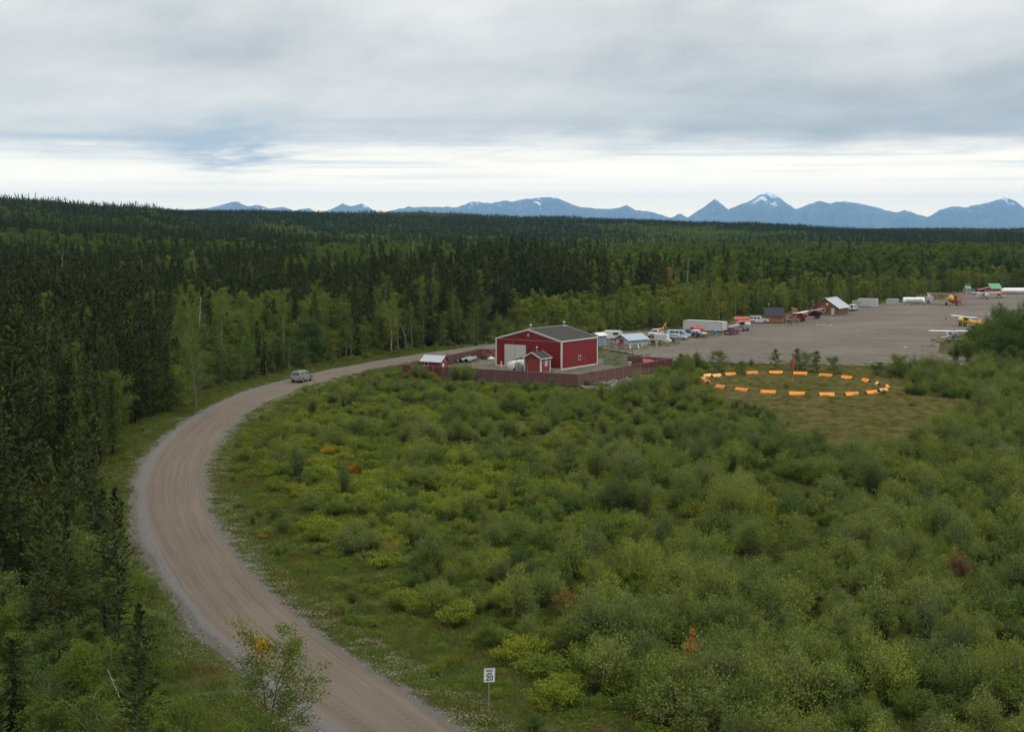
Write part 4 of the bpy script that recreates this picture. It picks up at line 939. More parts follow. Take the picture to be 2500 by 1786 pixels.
# ------------------------------------------------------------------ vehicles
def vehicle(name, label, p, hd, L, W, H, col, kind='suv', lower=None, hood=.95, belt=1.0, clear=.28, wr=.36, canopy=None, cat='car', group=None, glassm=None):
    t = empty(name, (p.x, p.y, p.z), frame_rot(hd), label, cat, group); x0, x1 = -L / 2, L / 2; fx, rx = x1 - L * .175, x0 + L * .2
    def arch(xc): return [(xc + (wr + .07) * math.cos(a), wr + (wr + .07) * math.sin(a) * .95) for a in [math.pi - k * math.pi / 8 for k in range(9)]]
    def arcb(xc): return [q for q in arch(xc) if q[1] >= clear]
    bh = belt
    noseh = hood
    bot = [(x0 + .05, clear + .12)] + [(arcb(rx)[0][0], clear)] + arcb(rx) + [(arcb(rx)[-1][0], clear), (arcb(fx)[0][0], clear)] + arcb(fx) + [(arcb(fx)[-1][0], clear), (x1 - .06, clear + .1)]
    cabf, cabr = {'suv': (x1 - L * .28, x0 + .08), 'van': (x1 - L * .17, x0 + .06), 'pickup': (x1 - L * .27, x1 - L * .58), 'wagon': (x1 - L * .27, x0 + .12), 'crew': (x1 - L * .27, x1 - L * .66)}[kind]
    top = [(x1, noseh * .62), (x1 - .06, noseh - .06), (x1 - .35, noseh), (cabf, bh), (x0 + .03, bh), (x0, bh * .75)]
    body = MB().prism(bot + top, 'y', -W / 2, W / 2).build('body', col, t, bevel=.035)
    if lower: MB().prism([(x0 - .01, clear + .14), (rx - wr - .1, clear + .14), (rx - wr - .1, clear + .42), (x0 - .01, clear + .42)], 'y', -W / 2 - .012, W / 2 + .012).prism([(rx + wr + .1, clear + .02), (fx - wr - .1, clear + .02), (fx - wr - .1, clear + .42), (rx + wr + .1, clear + .42)], 'y', -W / 2 - .012, W / 2 + .012).build('lower_panel', lower, t)
    # cabin
    def cabin(nm, xr, xf, tr, tf, zb, zt, mat, wins, front=True, rear=True, parent=t, post=.09):
        wb, wt = W / 2 - .04, W / 2 - .20
        V = [(xr, -wb, zb), (xf, -wb, zb), (xf, wb, zb), (xr, wb, zb), (tr, -wt, zt), (tf, -wt, zt), (tf, wt, zt), (tr, wt, zt)]
        o = MB().add(V, [(0, 1, 5, 4), (1, 2, 6, 5), (2, 3, 7, 6), (3, 0, 4, 7), (4, 5, 6, 7)]).build(nm, mat, parent, bevel=.04)
        def side(u, v, s):
            b = (xr + (xf - xr) * u, zb); tp = (tr + (tf - tr) * u, zt); k = v
            return (b[0] + (tp[0] - b[0]) * k, s * ((wb + (wt - wb) * k) + .012), zb + (zt - zb) * k)
        for a, b in wins:
            for s in (-1, 1): MB().quad(side(a, .12, s), side(b, .12, s), side(b, .86, s), side(a, .86, s)).build('side_window', glassm or GLASS, o)
        for on, xb, xt, sg in ((front, xf, tf, 1), (rear, xr, tr, -1)):
            if on:
                def q(yy, k): return (xb + (xt - xb) * k + sg * .012, yy * (wb + (wt - wb) * k), zb + (zt - zb) * k + .004)
                MB().quad(q(-.88, .1), q(.88, .1), q(.88, .9), q(-.88, .9)).build('windshield' if sg > 0 else 'rear_window', glassm or GLASS, o)
        return o
    if kind == 'suv': cabin('cabin', cabr, cabf, cabr + .22, cabf - .75, bh - .01, H, col, [(.04, .30), (.34, .58), (.62, .86)])
    elif kind == 'wagon': cabin('cabin', cabr, cabf, cabr + .42, cabf - .85, bh - .01, H, col, [(.05, .30), (.34, .58), (.62, .86)])
    elif kind == 'van': cabin('cabin', cabr, cabf, cabr + .10, cabf - .55, bh - .01, H, col, [(.18, .46), (.50, .70), (.76, .93)])
    else:
        cabin('cabin', cabr, cabf, cabr + .12, cabf - .75, bh - .01, H, col, [(.06, .46), (.5, .84)] if kind == 'crew' else [(.10, .80)])
        bl = cabr - x0
        if canopy: cabin('canopy', x0 + .04, cabr - .03, x0 + .30, cabr - .05, bh - .01, H - .03, canopy, [(.10, .48), (.52, .90)], False, True)
        else: MB().box((x0 + bl / 2, 0, bh - .02), (bl - .2, W - .26, .06)).build('bed_floor', BLKP, t)
        if not canopy:
            MB().box((x0 + bl / 2, W / 2 - .06, bh + .06), (bl - .05, .1, .14)).box((x0 + bl / 2, -W / 2 + .06, bh + .06), (bl - .05, .1, .14)).box((x0 + .06, 0, bh + .06), (.1, W - .2, .14)).build('bed_rail', col, t)
    for xw in (rx, fx):
        for s in (-1, 1):
            y = s * (W / 2 - .10); w = MB().cyl((xw, y - .12, wr), (xw, y + .12, wr), wr, n=18).build('wheel', BLACK, t, 'auto', bevel=0); MB().cyl((xw, y + s * .115, wr), (xw, y + s * .13, wr), wr * .58, n=14).build('rim', CHROME, w, 'auto')
    MB().box((x1 - .02, 0, clear + .22), (.14, W - .06, .18)).build('front_bumper', CHROME, t, bevel=.02); MB().box((x0 + .0, 0, clear + .22), (.14, W - .06, .18)).build('rear_bumper', CHROME, t, bevel=.02)
    MB().box((x1 - .02, 0, noseh * .70), (.06, W * .5, .2)).build('grille', BLKP, t)
    for s in (-1, 1):
        MB().box((x1 - .03, s * W * .37, noseh * .72), (.08, W * .18, .17)).build('headlight', LAMPW, t); MB().box((x0 + .01, s * (W * .5 - .10), bh * .82), (.06, .16, .28)).build('tail_light', LAMPR, t)
        MB().box((cabf - .25, s * (W / 2 + .06), bh + .10), (.1, .16, .14)).build('mirror', BLKP, t)
    MB().box((x0 - .03, 0, bh * .62), (.03, .34, .15)).build('number_plate', WHITE, t)
    return t
CW = paint('car_white', (.50, .51, .51), .3, .25, 1.5, dirtc=(.42, .40, .37)); CS = paint('car_silver', (.29, .30, .285), .28, .4, 1.5, .3, dirtc=(.13, .115, .095)); CLB = paint('car_light_blue', (.30, .45, .55), .35, .3); CNB = paint('car_navy', (.012, .035, .085), .35, .3); CDR = paint('car_dark_red', (.13, .012, .018), .35, .4); CTAN = paint('car_grey_lower', (.20, .18, .17), .5, .3); CBK = paint('car_black', (.018, .02, .022), .3, .3)
def vdir(x, y): return Vector((x, y, 0)).normalized()
rdir = vdir(.27, .96)
tr = vehicle('pickup_truck', 'dusty silver pickup with a canopy driving away along the dirt road', G(737, 932) + Vector((0, 0, .10)), rdir, 5.2, 1.88, 1.82, CS, 'crew', hood=1.08, belt=1.12, wr=.40, clear=.36, canopy=CS, cat='pickup')
MB().box((-1.5, 0, 1.86), (1.6, .06, .05)).box((-.9, .45, 1.86), (.05, 1.2, .05)).build('roof_rack', BLKP, tr)
vehicle('pickup_truck', 'white pickup with a black bed parked nose out behind the box trailer', G(1601, 822.5), vdir(-.45, -.9), 5.3, 1.95, 1.85, CW, 'crew', hood=1.12, belt=1.12, wr=.40, clear=.34, cat='pickup', canopy=None)
vehicle('passenger_van', 'light blue passenger van with a dark blue lower half', G(1657, 825.5), vdir(.9, -.42), 5.3, 1.95, 1.85, CLB, 'van', lower=CNB, hood=1.05, belt=1.0, wr=.36, cat='van')
vehicle('station_wagon', 'white station wagon with a grey lower body parked before the blue van', G(1654, 829), vdir(.95, -.30), 4.4, 1.7, 1.32, CW, 'wagon', lower=CTAN, hood=.82, belt=.86, wr=.32, cat='car')
vehicle('pickup_truck', 'dark blue pickup with a white dome topper beside the red tank', G(1684, 822.5), vdir(-.93, .36), 5.2, 1.9, 1.62, CNB, 'pickup', hood=1.05, belt=1.05, wr=.40, clear=.34, canopy=WHITE, cat='pickup')
vehicle('small_car', 'white car with only its nose showing right of the dark blue pickup', G(1704, 819.5), vdir(.8, -.6), 4.0, 1.65, 1.35, CW, 'wagon', hood=.82, belt=.86, wr=.31)
vehicle('pickup_truck', 'dark red old pickup parked below the red and white plane', G(1785.5, 816), vdir(.55, .83), 5.0, 1.9, 1.6, CDR, 'pickup', hood=1.0, belt=1.0, wr=.37, clear=.32, cat='pickup')
vehicle('utility_vehicle', 'white utility vehicle parked at the left wall of the pine cabin', G(1853, 788.5), vdir(.96, -.27), 5.2, 1.95, 1.8, CW, 'suv', hood=1.08, belt=1.08, wr=.40, clear=.33)
vehicle('jeep', 'black off roader beside the tan outhouse', G(2377, 717.5), vdir(-.6, -.8), 4.1, 1.8, 1.8, CBK, 'suv', hood=1.1, belt=1.1, wr=.40, clear=.36)
vehicle('jeep', 'black off roader nearest the open shelter', G(2389, 716.5), vdir(-.5, -.86), 4.3, 1.8, 1.85, CBK, 'suv', hood=1.1, belt=1.1, wr=.40, clear=.36)
vehicle('pickup_truck', 'dark pickup half hidden behind the painted tank', G(2217, 737), vdir(.95, .3), 5.2, 1.9, 2.0, CBK, 'crew', hood=1.15, belt=1.2, wr=.42, clear=.4, cat='pickup')
vehicle('minibus', 'red and white vehicle at the back corner of the brown cabin', G(2082, 758.5), vdir(.5, .86), 5.0, 1.9, 1.9, CW, 'van', lower=REDTANK, hood=1.0, belt=1.0, wr=.36, cat='van')
def quad_bike():
    t = empty('quad_bike', G(1638, 835), R(-10), 'small dark blue quad bike behind a yellow post', 'quad bike')
    MB().prism([(-.8, .5), (-.7, .8), (-.2, .82), (.1, .68), (.4, .85), (.85, .7), (.8, .45), (.3, .4), (-.3, .4)], 'y', -.3, .3).build('body', CNB, t, bevel=.05); MB().box((-.35, 0, .88), (.7, .32, .12)).build('seat', BLKP, t, bevel=.03)
    MB().cyl((.35, -.4, 1.05), (.35, .4, 1.05), .025, n=6).cyl((.35, 0, .8), (.35, 0, 1.05), .03, n=6).build('handlebar', BLKP, t)
    for x in (-.6, .62):
        for y in (-.42, .42): w = MB().cyl((x, y - .12, .29), (x, y + .12, .29), .29, n=14).build('wheel', BLACK, t, 'auto'); MB().cyl((x, y - .13, .29), (x, y + .13, .29), .13, n=10).build('rim', CHROME, w, 'auto')
    MB().box((.72, 0, .84), (.3, .7, .04)).box((-.8, 0, .84), (.3, .7, .04)).build('rack', BLKP, t)
quad_bike()

# ------------------------------------------------------------------ bush planes (nose along +X)
def plane(name, label, p, hd, L, span, c_body, c_wing, c_cowl=None, c_tail=None, tail=True, wr=.32, chord=1.55, hz=1.0, fat=1.0, cat='aeroplane', under=None, tip=None):
    t = empty(name, p, frame_rot(hd), label, cat, 'bush planes parked on the gravel'); c_cowl = c_cowl or c_body; c_tail = c_tail or c_body
    pit = R(10) if tail else R(1); Fw, Fh = .52 * fat, .62 * fat; xn, xt = L * .34, -L * .66; zc = hz + .35
    def tz(x): return zc + x * math.sin(pit)
    def ring(x, w, h, dz=0, n=14): return [(x, w * math.copysign(abs(math.cos(2 * math.pi * i / n)) ** .75, math.cos(2 * math.pi * i / n)), tz(x) + dz + h * math.copysign(abs(math.sin(2 * math.pi * i / n)) ** .75, math.sin(2 * math.pi * i / n))) for i in range(n)]
    MB().loft([ring(L * .18, Fw, Fh), ring(L * .10, Fw, Fh * 1.18, .08), ring(-L * .06, Fw, Fh * 1.18, .08), ring(-L * .2, Fw * .8, Fh * .85, .05), ring(-L * .42, Fw * .42, Fh * .5, .06), ring(xt, .06, Fh * .22, .08)]).build('fuselage', c_body, t, 'auto')
    co = MB().loft([ring(xn, Fw * .55, Fh * .5, -.05), ring(xn - .1, Fw * .85, Fh * .75, -.04), ring(L * .26, Fw * .95, Fh * .88, -.02), ring(L * .18, Fw * .998, Fh * .998)]).build('cowling', c_cowl, t, 'auto')
    sp_ = MB().cyl((xn - .02, 0, tz(xn) - .05), (xn + .28, 0, tz(xn) - .02), .14 * fat, .03, n=12).build('spinner', CHROME, t, 'auto')
    MB().box((xn + .12, 0, tz(xn) - .04), (.05, .12, 2.0 * (fat * .3 + .7)), rx=.5).build('propeller', BLKP, t)
    wz = tz(L * .06) + Fh * 1.18 + .14; xl = L * .14; dih = R(1.3)
    for s in (-1, 1):
        def foil(y, c):
            z = wz + abs(y) * math.tan(dih); prof = [(0, 0), (.06, .055), (.25, .09), (.6, .07), (1, .005), (.6, -.02), (.2, -.03)]
            return [(xl - q * c, y, z + h * c * 1.25) for q, h in prof]
        y1 = s * span / 2; MB().loft([foil(s * .0 + s * .01, chord), foil(s * span * .32, chord), foil(s * span * .46, chord * .92), foil(y1, chord * .62)]).build('wing', c_wing, t, 'auto')
        if tip: MB().loft([foil(s * span * .475, chord * .9), foil(y1 + s * .02, chord * .66)]).build('wing_tip', tip, t, 'auto', loc=(0, 0, .012))
        MB().cyl((L * .06, s * Fw * .95, tz(0) - Fh * .55), (xl - chord * .35, s * span * .27, wz + span * .27 * math.tan(dih) - .02), .05, n=6).build('wing_strut', c_wing, t)
        # tailplane half
        ztl = tz(xt) + .12; MB().prism([(xt + .95, 0), (xt + .75, s * span * .14), (xt + .2, s * span * .145), (xt - .15, 0)], 'z', ztl, ztl + .06).build('tailplane', c_tail, t)
        # gear
        gx = L * .13 if tail else -L * .02; gy = s * (Fw + .45 * fat)
        MB().cyl((gx - .05, s * Fw * .55, tz(gx) - Fh * .7), (gx, gy, wr), .06, n=6).cyl((gx - .55, s * Fw * .45, tz(gx - .5) - Fh * .7), (gx, gy, wr), .04, n=6).build('gear_leg', under or c_body, t)
        w = MB().cyl((gx, gy - .12 * max(1, wr / .32), wr), (gx, gy + .12 * max(1, wr / .32), wr), wr, n=16).build('wheel', BLACK, t, 'auto'); MB().cyl((gx, gy - .14 * max(1, wr / .32), wr), (gx, gy + .14 * max(1, wr / .32), wr), wr * .38, n=10).build('hub', CHROME, w, 'auto')
        # side windows
        zz = tz(0); MB().quad((L * .135, s * (Fw + .008), zz + Fh * .38), (-L * .10, s * (Fw * .99 + .008), zz + Fh * .30), (-L * .06, s * (Fw * .97 + .008), zz + Fh * 1.02), (L * .10, s * (Fw * .97 + .008), zz + Fh * 1.10)).build('side_window', GLASS, t)
    MB().quad((L * .19, -Fw * .86, tz(L * .18) + Fh * .62), (L * .19, Fw * .86, tz(L * .18) + Fh * .62), (L * .115, Fw * .8, wz + .02), (L * .115, -Fw * .8, wz + .02)).build('windshield', GLASS, t)
    MB().prism([(xt + 1.15, tz(xt) + .15), (xt + .45, tz(xt) + 1.25 * (.6 + .4 * fat)), (xt - .05, tz(xt) + 1.35 * (.6 + .4 * fat)), (xt - .25, tz(xt) + .1)], 'y', -.04, .04).build('tail_fin', c_tail, t)
    xw = xt + .25 if tail else L * .27; zw = tz(xw) - (.1 if tail else Fh * .6); r2 = .14 if tail else wr * .85
    MB().cyl((xw, 0, zw), (xw, 0, r2), .04, n=6).build('tail_leg' if tail else 'nose_leg', STEEL, t); MB().cyl((xw, -.07, r2), (xw, .07, r2), r2, n=12).build('tail_wheel' if tail else 'nose_wheel', BLACK, t, 'auto')
    return t
PRED = paint('plane_red', (.34, .02, .022), .3, .2); PWH = paint('plane_white', (.52, .54, .56), .3, .2); PYE = paint('plane_yellow', (.68, .36, .02), .3, .2); PBK = paint('plane_black', (.02, .02, .022), .3, .2); POR = paint('plane_orange', (.58, .21, .03), .3, .2); PMAR = paint('plane_maroon', (.22, .018, .02), .35, .25)
plane('bush_plane', 'white bush plane with red wings and trim above the dark red pickup', G(1812, 807.5), vdir(.78, -.62), 7.0, 10.2, PWH, PRED, PWH, PRED, wr=.36)
plane('bush_plane', 'red bush plane with big tyres beside the pine kiosk', G(1951, 784), vdir(.86, -.5), 6.9, 10.4, PRED, PWH, PRED, wr=.44)
plane('bush_plane', 'black bush plane with fat tyres left of the brown cabin', G(1987, 777.5), vdir(.85, -.52), 7.0, 10.6, PBK, PRED, PBK, PBK, wr=.48, tip=PBK)
plane('cargo_plane', 'large red and yellow bush plane with its nose towards the lookout', G(2327, 745), vdir(-.60, -.80), 11.5, 16.5, PRED, PMAR, PYE, PRED, wr=.5, chord=2.0, hz=1.55, fat=1.75, under=paint('gear_blue', (.14, .19, .24), .5), tip=PYE)
plane('light_plane', 'white plane with nose wheel facing the lookout at the far end of the apron', G(2403, 730), vdir(.10, -.99), 8.0, 10.8, PWH, PWH, PWH, PWH, tail=False, wr=.26, hz=.95)
plane('bush_plane', 'orange plane with red wings near the far white tanks', G(2440, 727), vdir(-.45, -.9), 7.2, 10.8, POR, PRED, POR, PWH, wr=.30)
plane('bush_plane', 'yellow bush plane with a white wing poking out from the big bushes', G(2357, 795.5), vdir(-.955, -.30), 6.9, 10.4, PYE, PWH, PYE, wr=.44)
plane('light_plane', 'white plane facing the lookout beside the big bushes', G(2325, 833.5), vdir(-.03, -1), 7.4, 10.9, PWH, PWH, CS, PWH, wr=.28)
plane('light_plane', 'white plane with only its wing showing above the big bushes', G(2452, 800), vdir(.25, -.97), 7.2, 10.4, PWH, PWH, PWH, PWH, wr=.28)

# ------------------------------------------------------------------ people
def skin_body(name, verts, edges, radii, mat, parent, root=0):
    me = bpy.data.meshes.new(name); bm = bmesh.new(); ly = bm.verts.layers.skin.verify(); vs = []
    for i, p in enumerate(verts):
        v = bm.verts.new(p); v[ly].radius = (radii[i], radii[i]); v[ly].use_root = (i == root); vs.append(v)
    for a, b in edges: bm.edges.new((vs[a], vs[b]))
    bm.to_mesh(me); bm.free(); o = link(name, me, mat, parent); o.modifiers.new('skin', 'SKIN'); s = o.modifiers.new('sub', 'SUBSURF'); s.levels = 1; s.render_levels = 1
    for md in o.modifiers:
        if md.type == 'SKIN': md.use_smooth_shade = True
    return o
def person(label, p, face, jacket, trousers, h=1.75, pose=0):
    t = empty('person', p, face, label, 'person', 'people standing on the gravel'); k = h / 1.75; st = .10 + .05 * pose; sw = .12 if pose else .05
    V = [(0, 0, .98), (0, 0, 1.2), (0, 0, 1.42), (.01, 0, 1.52), (.02, 0, 1.63), (.02, 0, 1.72)]; Rd = [.13, .14, .13, .055, .10, .085]; E = [(0, 1), (1, 2), (2, 3), (3, 4), (4, 5)]
    jV, jR, jE = [(0, 0, .88), (0, 0, 1.05), (0, 0, 1.25), (0, 0, 1.44)], [.165, .165, .175, .12], [(0, 1), (1, 2), (2, 3)]
    tV, tR, tE = [(0, 0, .98)], [.15], []
    for s in (-1, 1):
        b = len(V); hip = (0, s * .1, .92); kn = (.03 * s * pose + .02, s * .11, .5); an = (-.04 + st * s * pose, s * .12, .09); toe = (an[0] + .18, s * .13, .05)
        V += [hip, kn, an, toe]; Rd += [.10, .07, .05, .045]; E += [(0, b), (b, b + 1), (b + 1, b + 2), (b + 2, b + 3)]
        c = len(tV); tV += [hip, kn, (an[0], an[1], .13)]; tR += [.115, .085, .07]; tE += [(0, c), (c, c + 1), (c + 1, c + 2)]
        sh = (0, s * .19, 1.42); elb = (-.02 + .05 * pose, s * .25, 1.13); wri = (.08 + sw, s * .22, .90); pal = (.11 + sw, s * .215, .82)
        b = len(V); V += [sh, elb, wri, pal]; Rd += [.065, .05, .035, .035]; E += [(2, b), (b, b + 1), (b + 1, b + 2), (b + 2, b + 3)]
        for q in range(4): n = len(V); V.append((pal[0] + .02 - .016 * abs(q - 1.5), pal[1] + (q - 1.5) * .018, pal[2] - .085 + .008 * abs(q - 1.3))); Rd.append(.009); E.append((b + 3, n))
        n = len(V); V.append((pal[0] + .05, pal[1], pal[2] - .03)); Rd.append(.010); E.append((b + 3, n))
        c = len(jV); jV += [sh, elb, wri]; jR += [.09, .07, .05]; jE += [(3, c), (c, c + 1), (c + 1, c + 2)]
    sc_ = lambda L_: [tuple(q * k for q in v) for v in L_]
    b = skin_body('body', sc_(V), E, [r * k for r in Rd], SKIN, t); skin_body('jacket', sc_(jV), jE, [r * k for r in jR], jacket, b, 1); skin_body('trousers', sc_(tV), tE, [r * k for r in tR], trousers, b)
    n = 12; MB().loft([[(k * (q * math.cos(2 * math.pi * i / n) + .005), k * q * .9 * math.sin(2 * math.pi * i / n), k * z) for i in range(n)] for z, q in ((1.66, .108), (1.72, .112), (1.78, .085), (1.805, .02))]).build('hair', HAIR, b, True)
    f = MB()
    for s in (-1, 1): f.box((k * .115, s * .035 * k, k * 1.665), (.012, .02, .012))
    f.build('eyes', BLKP, b); MB().box((k * .128, 0, k * 1.64), (.03, .025, .035)).build('nose', SKIN, b); MB().box((k * .112, 0, k * 1.605), (.012, .05, .01)).build('mouth', LAMPR, b)
JB = paint('jacket_blue', (.03, .25, .50), .7, .2); JK = paint('jacket_black', (.02, .02, .025), .8, .2); JG = paint('jacket_grey', (.08, .09, .11), .8, .2); JY = paint('jacket_mustard', (.30, .21, .03), .8, .2); TK = paint('trousers_dark', (.025, .028, .035), .85, .2); JN = paint('jacket_navy', (.03, .04, .09), .8, .2)
person('person in a black jacket standing closest to the pine cabin', G(1915.5, 791), R(200), JK, TK)
person('person in a bright blue jacket among the group by the pine cabin', G(1922, 790), R(250), JB, TK, 1.8)
person('person in a grey jacket right behind the one in blue', G(1927.5, 792.5), R(100), JG, TK, 1.85, 1)
person('person in a navy jacket nearest the lookout in the group', G(1933, 793.5), R(160), JN, TK, 1.75)
person('person in dark clothes standing apart to the right of the group', G(1945.5, 791.5), R(190), JG, TK, 1.7, 1)
person('person in a mustard yellow jacket alone in the middle of the gravel apron', G(2309, 783), R(170), JY, TK, 1.65)
# ------------------------------------------------------------------ vegetation
def leaf_material(name, ramp, trans=.28, patch=None, patch_scale=.05, spread=.35, rough=.6):
    m = bpy.data.materials.new(name); m.use_nodes = True; T = NT(m.node_tree); T.N.clear()
    out = T.n('ShaderNodeOutputMaterial'); oi = T.n('ShaderNodeObjectInfo'); at = T.n('ShaderNodeAttribute', attribute_name='leafv')
    geo = T.n('ShaderNodeNewGeometry')
    rnd = oi.outputs['Random']
    col = T.ramp(rnd, ramp)
    if patch:
        n = T.noise(oi.outputs['Location'], patch_scale, 3, .6); col = T.mix(T.mr(n, .50, .66, 0, .75), col, patch)
    hs = T.n('ShaderNodeHueSaturation'); T.L.new(col, hs.inputs['Color'])
    T.L.new(T.m('ADD', 1 - spread / 2, T.m('MULTIPLY', at.outputs['Fac'], spread * 1.15)), hs.inputs['Value'])
    T.L.new(T.m('ADD', .488, T.m('MULTIPLY', T.m('FRACT', T.m('MULTIPLY', at.outputs['Fac'], 7.3)), .024)), hs.inputs['Hue'])
    d = T.n('ShaderNodeBsdfDiffuse'); t = T.n('ShaderNodeBsdfTranslucent'); g = T.n('ShaderNodeBsdfGlossy'); g.inputs['Roughness'].default_value = rough
    T.L.new(hs.outputs[0], d.inputs[0]); tc = T.n('ShaderNodeHueSaturation'); tc.inputs['Hue'].default_value = .485; tc.inputs['Value'].default_value = 1.3; T.L.new(hs.outputs[0], tc.inputs['Color']); T.L.new(tc.outputs[0], t.inputs[0])
    mx = T.n('ShaderNodeMixShader'); mx.inputs[0].default_value = trans; T.L.new(d.outputs[0], mx.inputs[1]); T.L.new(t.outputs[0], mx.inputs[2])
    m2 = T.n('ShaderNodeMixShader'); m2.inputs[0].default_value = .008; T.L.new(mx.outputs[0], m2.inputs[1]); T.L.new(g.outputs[0], m2.inputs[2])
    T.L.new(m2.outputs[0], out.inputs['Surface']); return m
LM = {
 'spruce': leaf_material('spruce_needles', [(0, (.020, .034, .009)), (.3, (.030, .046, .010)), (.6, (.040, .054, .011)), (.85, (.026, .044, .014)), (1, (.050, .062, .012))], .10, (.048, .060, .012), .02),
 'aspen': leaf_material('aspen_leaves', [(0, (.100, .150, .013)), (.3, (.075, .122, .015)), (.6, (.135, .175, .015)), (.85, (.070, .110, .020)), (.985, (.160, .180, .015)), (1, (.24, .16, .014))], .38, (.112, .145, .016), .03),
 'poplar': leaf_material('poplar_leaves', [(0, (.078, .122, .018)), (.5, (.102, .145, .018)), (1, (.060, .104, .022))], .38, (.125, .16, .018), .03),
 'sapling': leaf_material('sapling_leaves', [(0, (.118, .160, .022)), (.5, (.150, .185, .022)), (.8, (.088, .135, .026)), (1, (.175, .200, .024))], .40, (.165, .19, .024), .05),
 'farspruce': leaf_material('far_spruce_needles', [(0, (.013, .024, .009)), (.5, (.020, .034, .010)), (1, (.028, .042, .011))], .08),
 'farleaf': leaf_material('far_leaves', [(0, (.060, .100, .014)), (.35, (.088, .130, .016)), (.7, (.050, .086, .014)), (1, (.072, .112, .015))], .28, (.100, .140, .016), .006),
 'willow': leaf_material('willow_leaves', [(0, (0.096, 0.126, 0.019)), (.25, (0.145, 0.184, 0.024)), (.45, (0.102, 0.138, 0.030)), (.65, (0.171, 0.206, 0.027)), (.85, (0.119, 0.152, 0.041)), (1, (0.063, 0.092, 0.018))], .24, (.066, .112, .026), .035),
 'birch': leaf_material('dwarf_birch_leaves', [(0, (0.132, 0.178, 0.014)), (.3, (0.174, 0.212, 0.017)), (.55, (0.097, 0.142, 0.014)), (.8, (0.152, 0.195, 0.016)), (.97, (0.193, 0.210, 0.017)), (1, (.27, .18, .018))], .26, (.080, .128, .016), .04),
 'alder': leaf_material('alder_leaves', [(0, (.060, .102, .016)), (.5, (.085, .130, .018)), (1, (.048, .086, .018))], .25),
 'herb': leaf_material('ground_herbs', [(0, (.080, .118, .014)), (.35, (.112, .140, .018)), (.6, (.064, .100, .014)), (.92, (.125, .120, .022)), (1, (.14, .085, .022))], .3, (.098, .125, .020), .03),
 'straw': leaf_material('meadow_grass', [(0, (.190, .168, .055)), (.4, (.260, .195, .095)), (.7, (.150, .162, .038)), (1, (.280, .200, .110))], .25, (.145, .160, .036), .05),
 'gold': leaf_material('golden_leaves', [(0, (.36, .24, .012)), (1, (.30, .22, .016))], .35),
 'fire': leaf_material('orange_leaves', [(0, (.55, .15, .015)), (1, (.48, .13, .015))], .35),
 'ochre': leaf_material('ochre_leaves', [(0, (.19, .135, .025)), (1, (.17, .12, .025))], .25),
 'brown': leaf_material('withered_leaves', [(0, (.16, .085, .035)), (1, (.13, .07, .03))], .2),
 'daisy': leaf_material('pale_flowers', [(0, (.36, .35, .25)), (1, (.30, .30, .22))], .2),
}
def bark(name, c, c2):
    if name in MATS: return MATS[name]
    m, T, b = mat_base(name, .9, 0, .2); tc = T.n('ShaderNodeTexCoord'); n = T.noise(tc.outputs['Object'], 5, 4, .7); T.L.new(T.mix(T.mr(n, .4, .65), c, c2), b.inputs['Base Color']); MATS[name] = m; return m
BARKS = bark('spruce_bark', (.07, .055, .045), (.035, .028, .024)); BARKA = bark('aspen_bark', (.26, .23, .19), (.10, .085, .07)); BARKW = bark('willow_bark', (.11, .09, .07), (.05, .04, .032)); BARKD = bark('bleached_wood', (.30, .28, .25), (.18, .165, .15))

def nrm_(a): return a / np.maximum(np.linalg.norm(a, axis=-1, keepdims=True), 1e-9)
def leaves_mesh(name, C, D, Nn, L, W, mat, val=None, rng=None):
    """one rhombic leaf per row: centre, long axis, normal, length, width"""
    D = nrm_(D); S = nrm_(np.cross(Nn, D)); L = L[:, None] / 2; W = W[:, None] / 2
    V = np.stack([C - D * L, C + S * W, C + D * L, C - S * W], 1).reshape(-1, 3); n = len(C)
    me = bpy.data.meshes.new(name); me.vertices.add(4 * n); me.loops.add(4 * n); me.polygons.add(n)
    me.vertices.foreach_set('co', V.astype(np.float32).ravel()); me.loops.foreach_set('vertex_index', np.arange(4 * n, dtype=np.int32))
    me.polygons.foreach_set('loop_start', np.arange(0, 4 * n, 4, dtype=np.int32)); me.update(calc_edges=True); me.validate()
    a = me.attributes.new('leafv', 'FLOAT', 'POINT'); a.data.foreach_set('value', np.repeat(val if val is not None else rng.random(n), 4).astype(np.float32))
    me.materials.append(mat); return me
def tube_mesh(name, paths, mat, n=5):
    mb = MB()
    for pts, r0, r1 in paths:
        rings = []; k = len(pts)
        for i, p in enumerate(pts):
            p = Vector(p); d = (Vector(pts[min(i + 1, k - 1)]) - Vector(pts[max(i - 1, 0)])); d.normalize(); x = d.orthogonal().normalized(); y = d.cross(x); r = r0 + (r1 - r0) * i / max(1, k - 1)
            rings.append([p + x * (r * math.cos(2 * math.pi * j / n)) + y * (r * math.sin(2 * math.pi * j / n)) for j in range(n)])
        mb.loft(rings)
    return mb.mesh(name, mat, True)

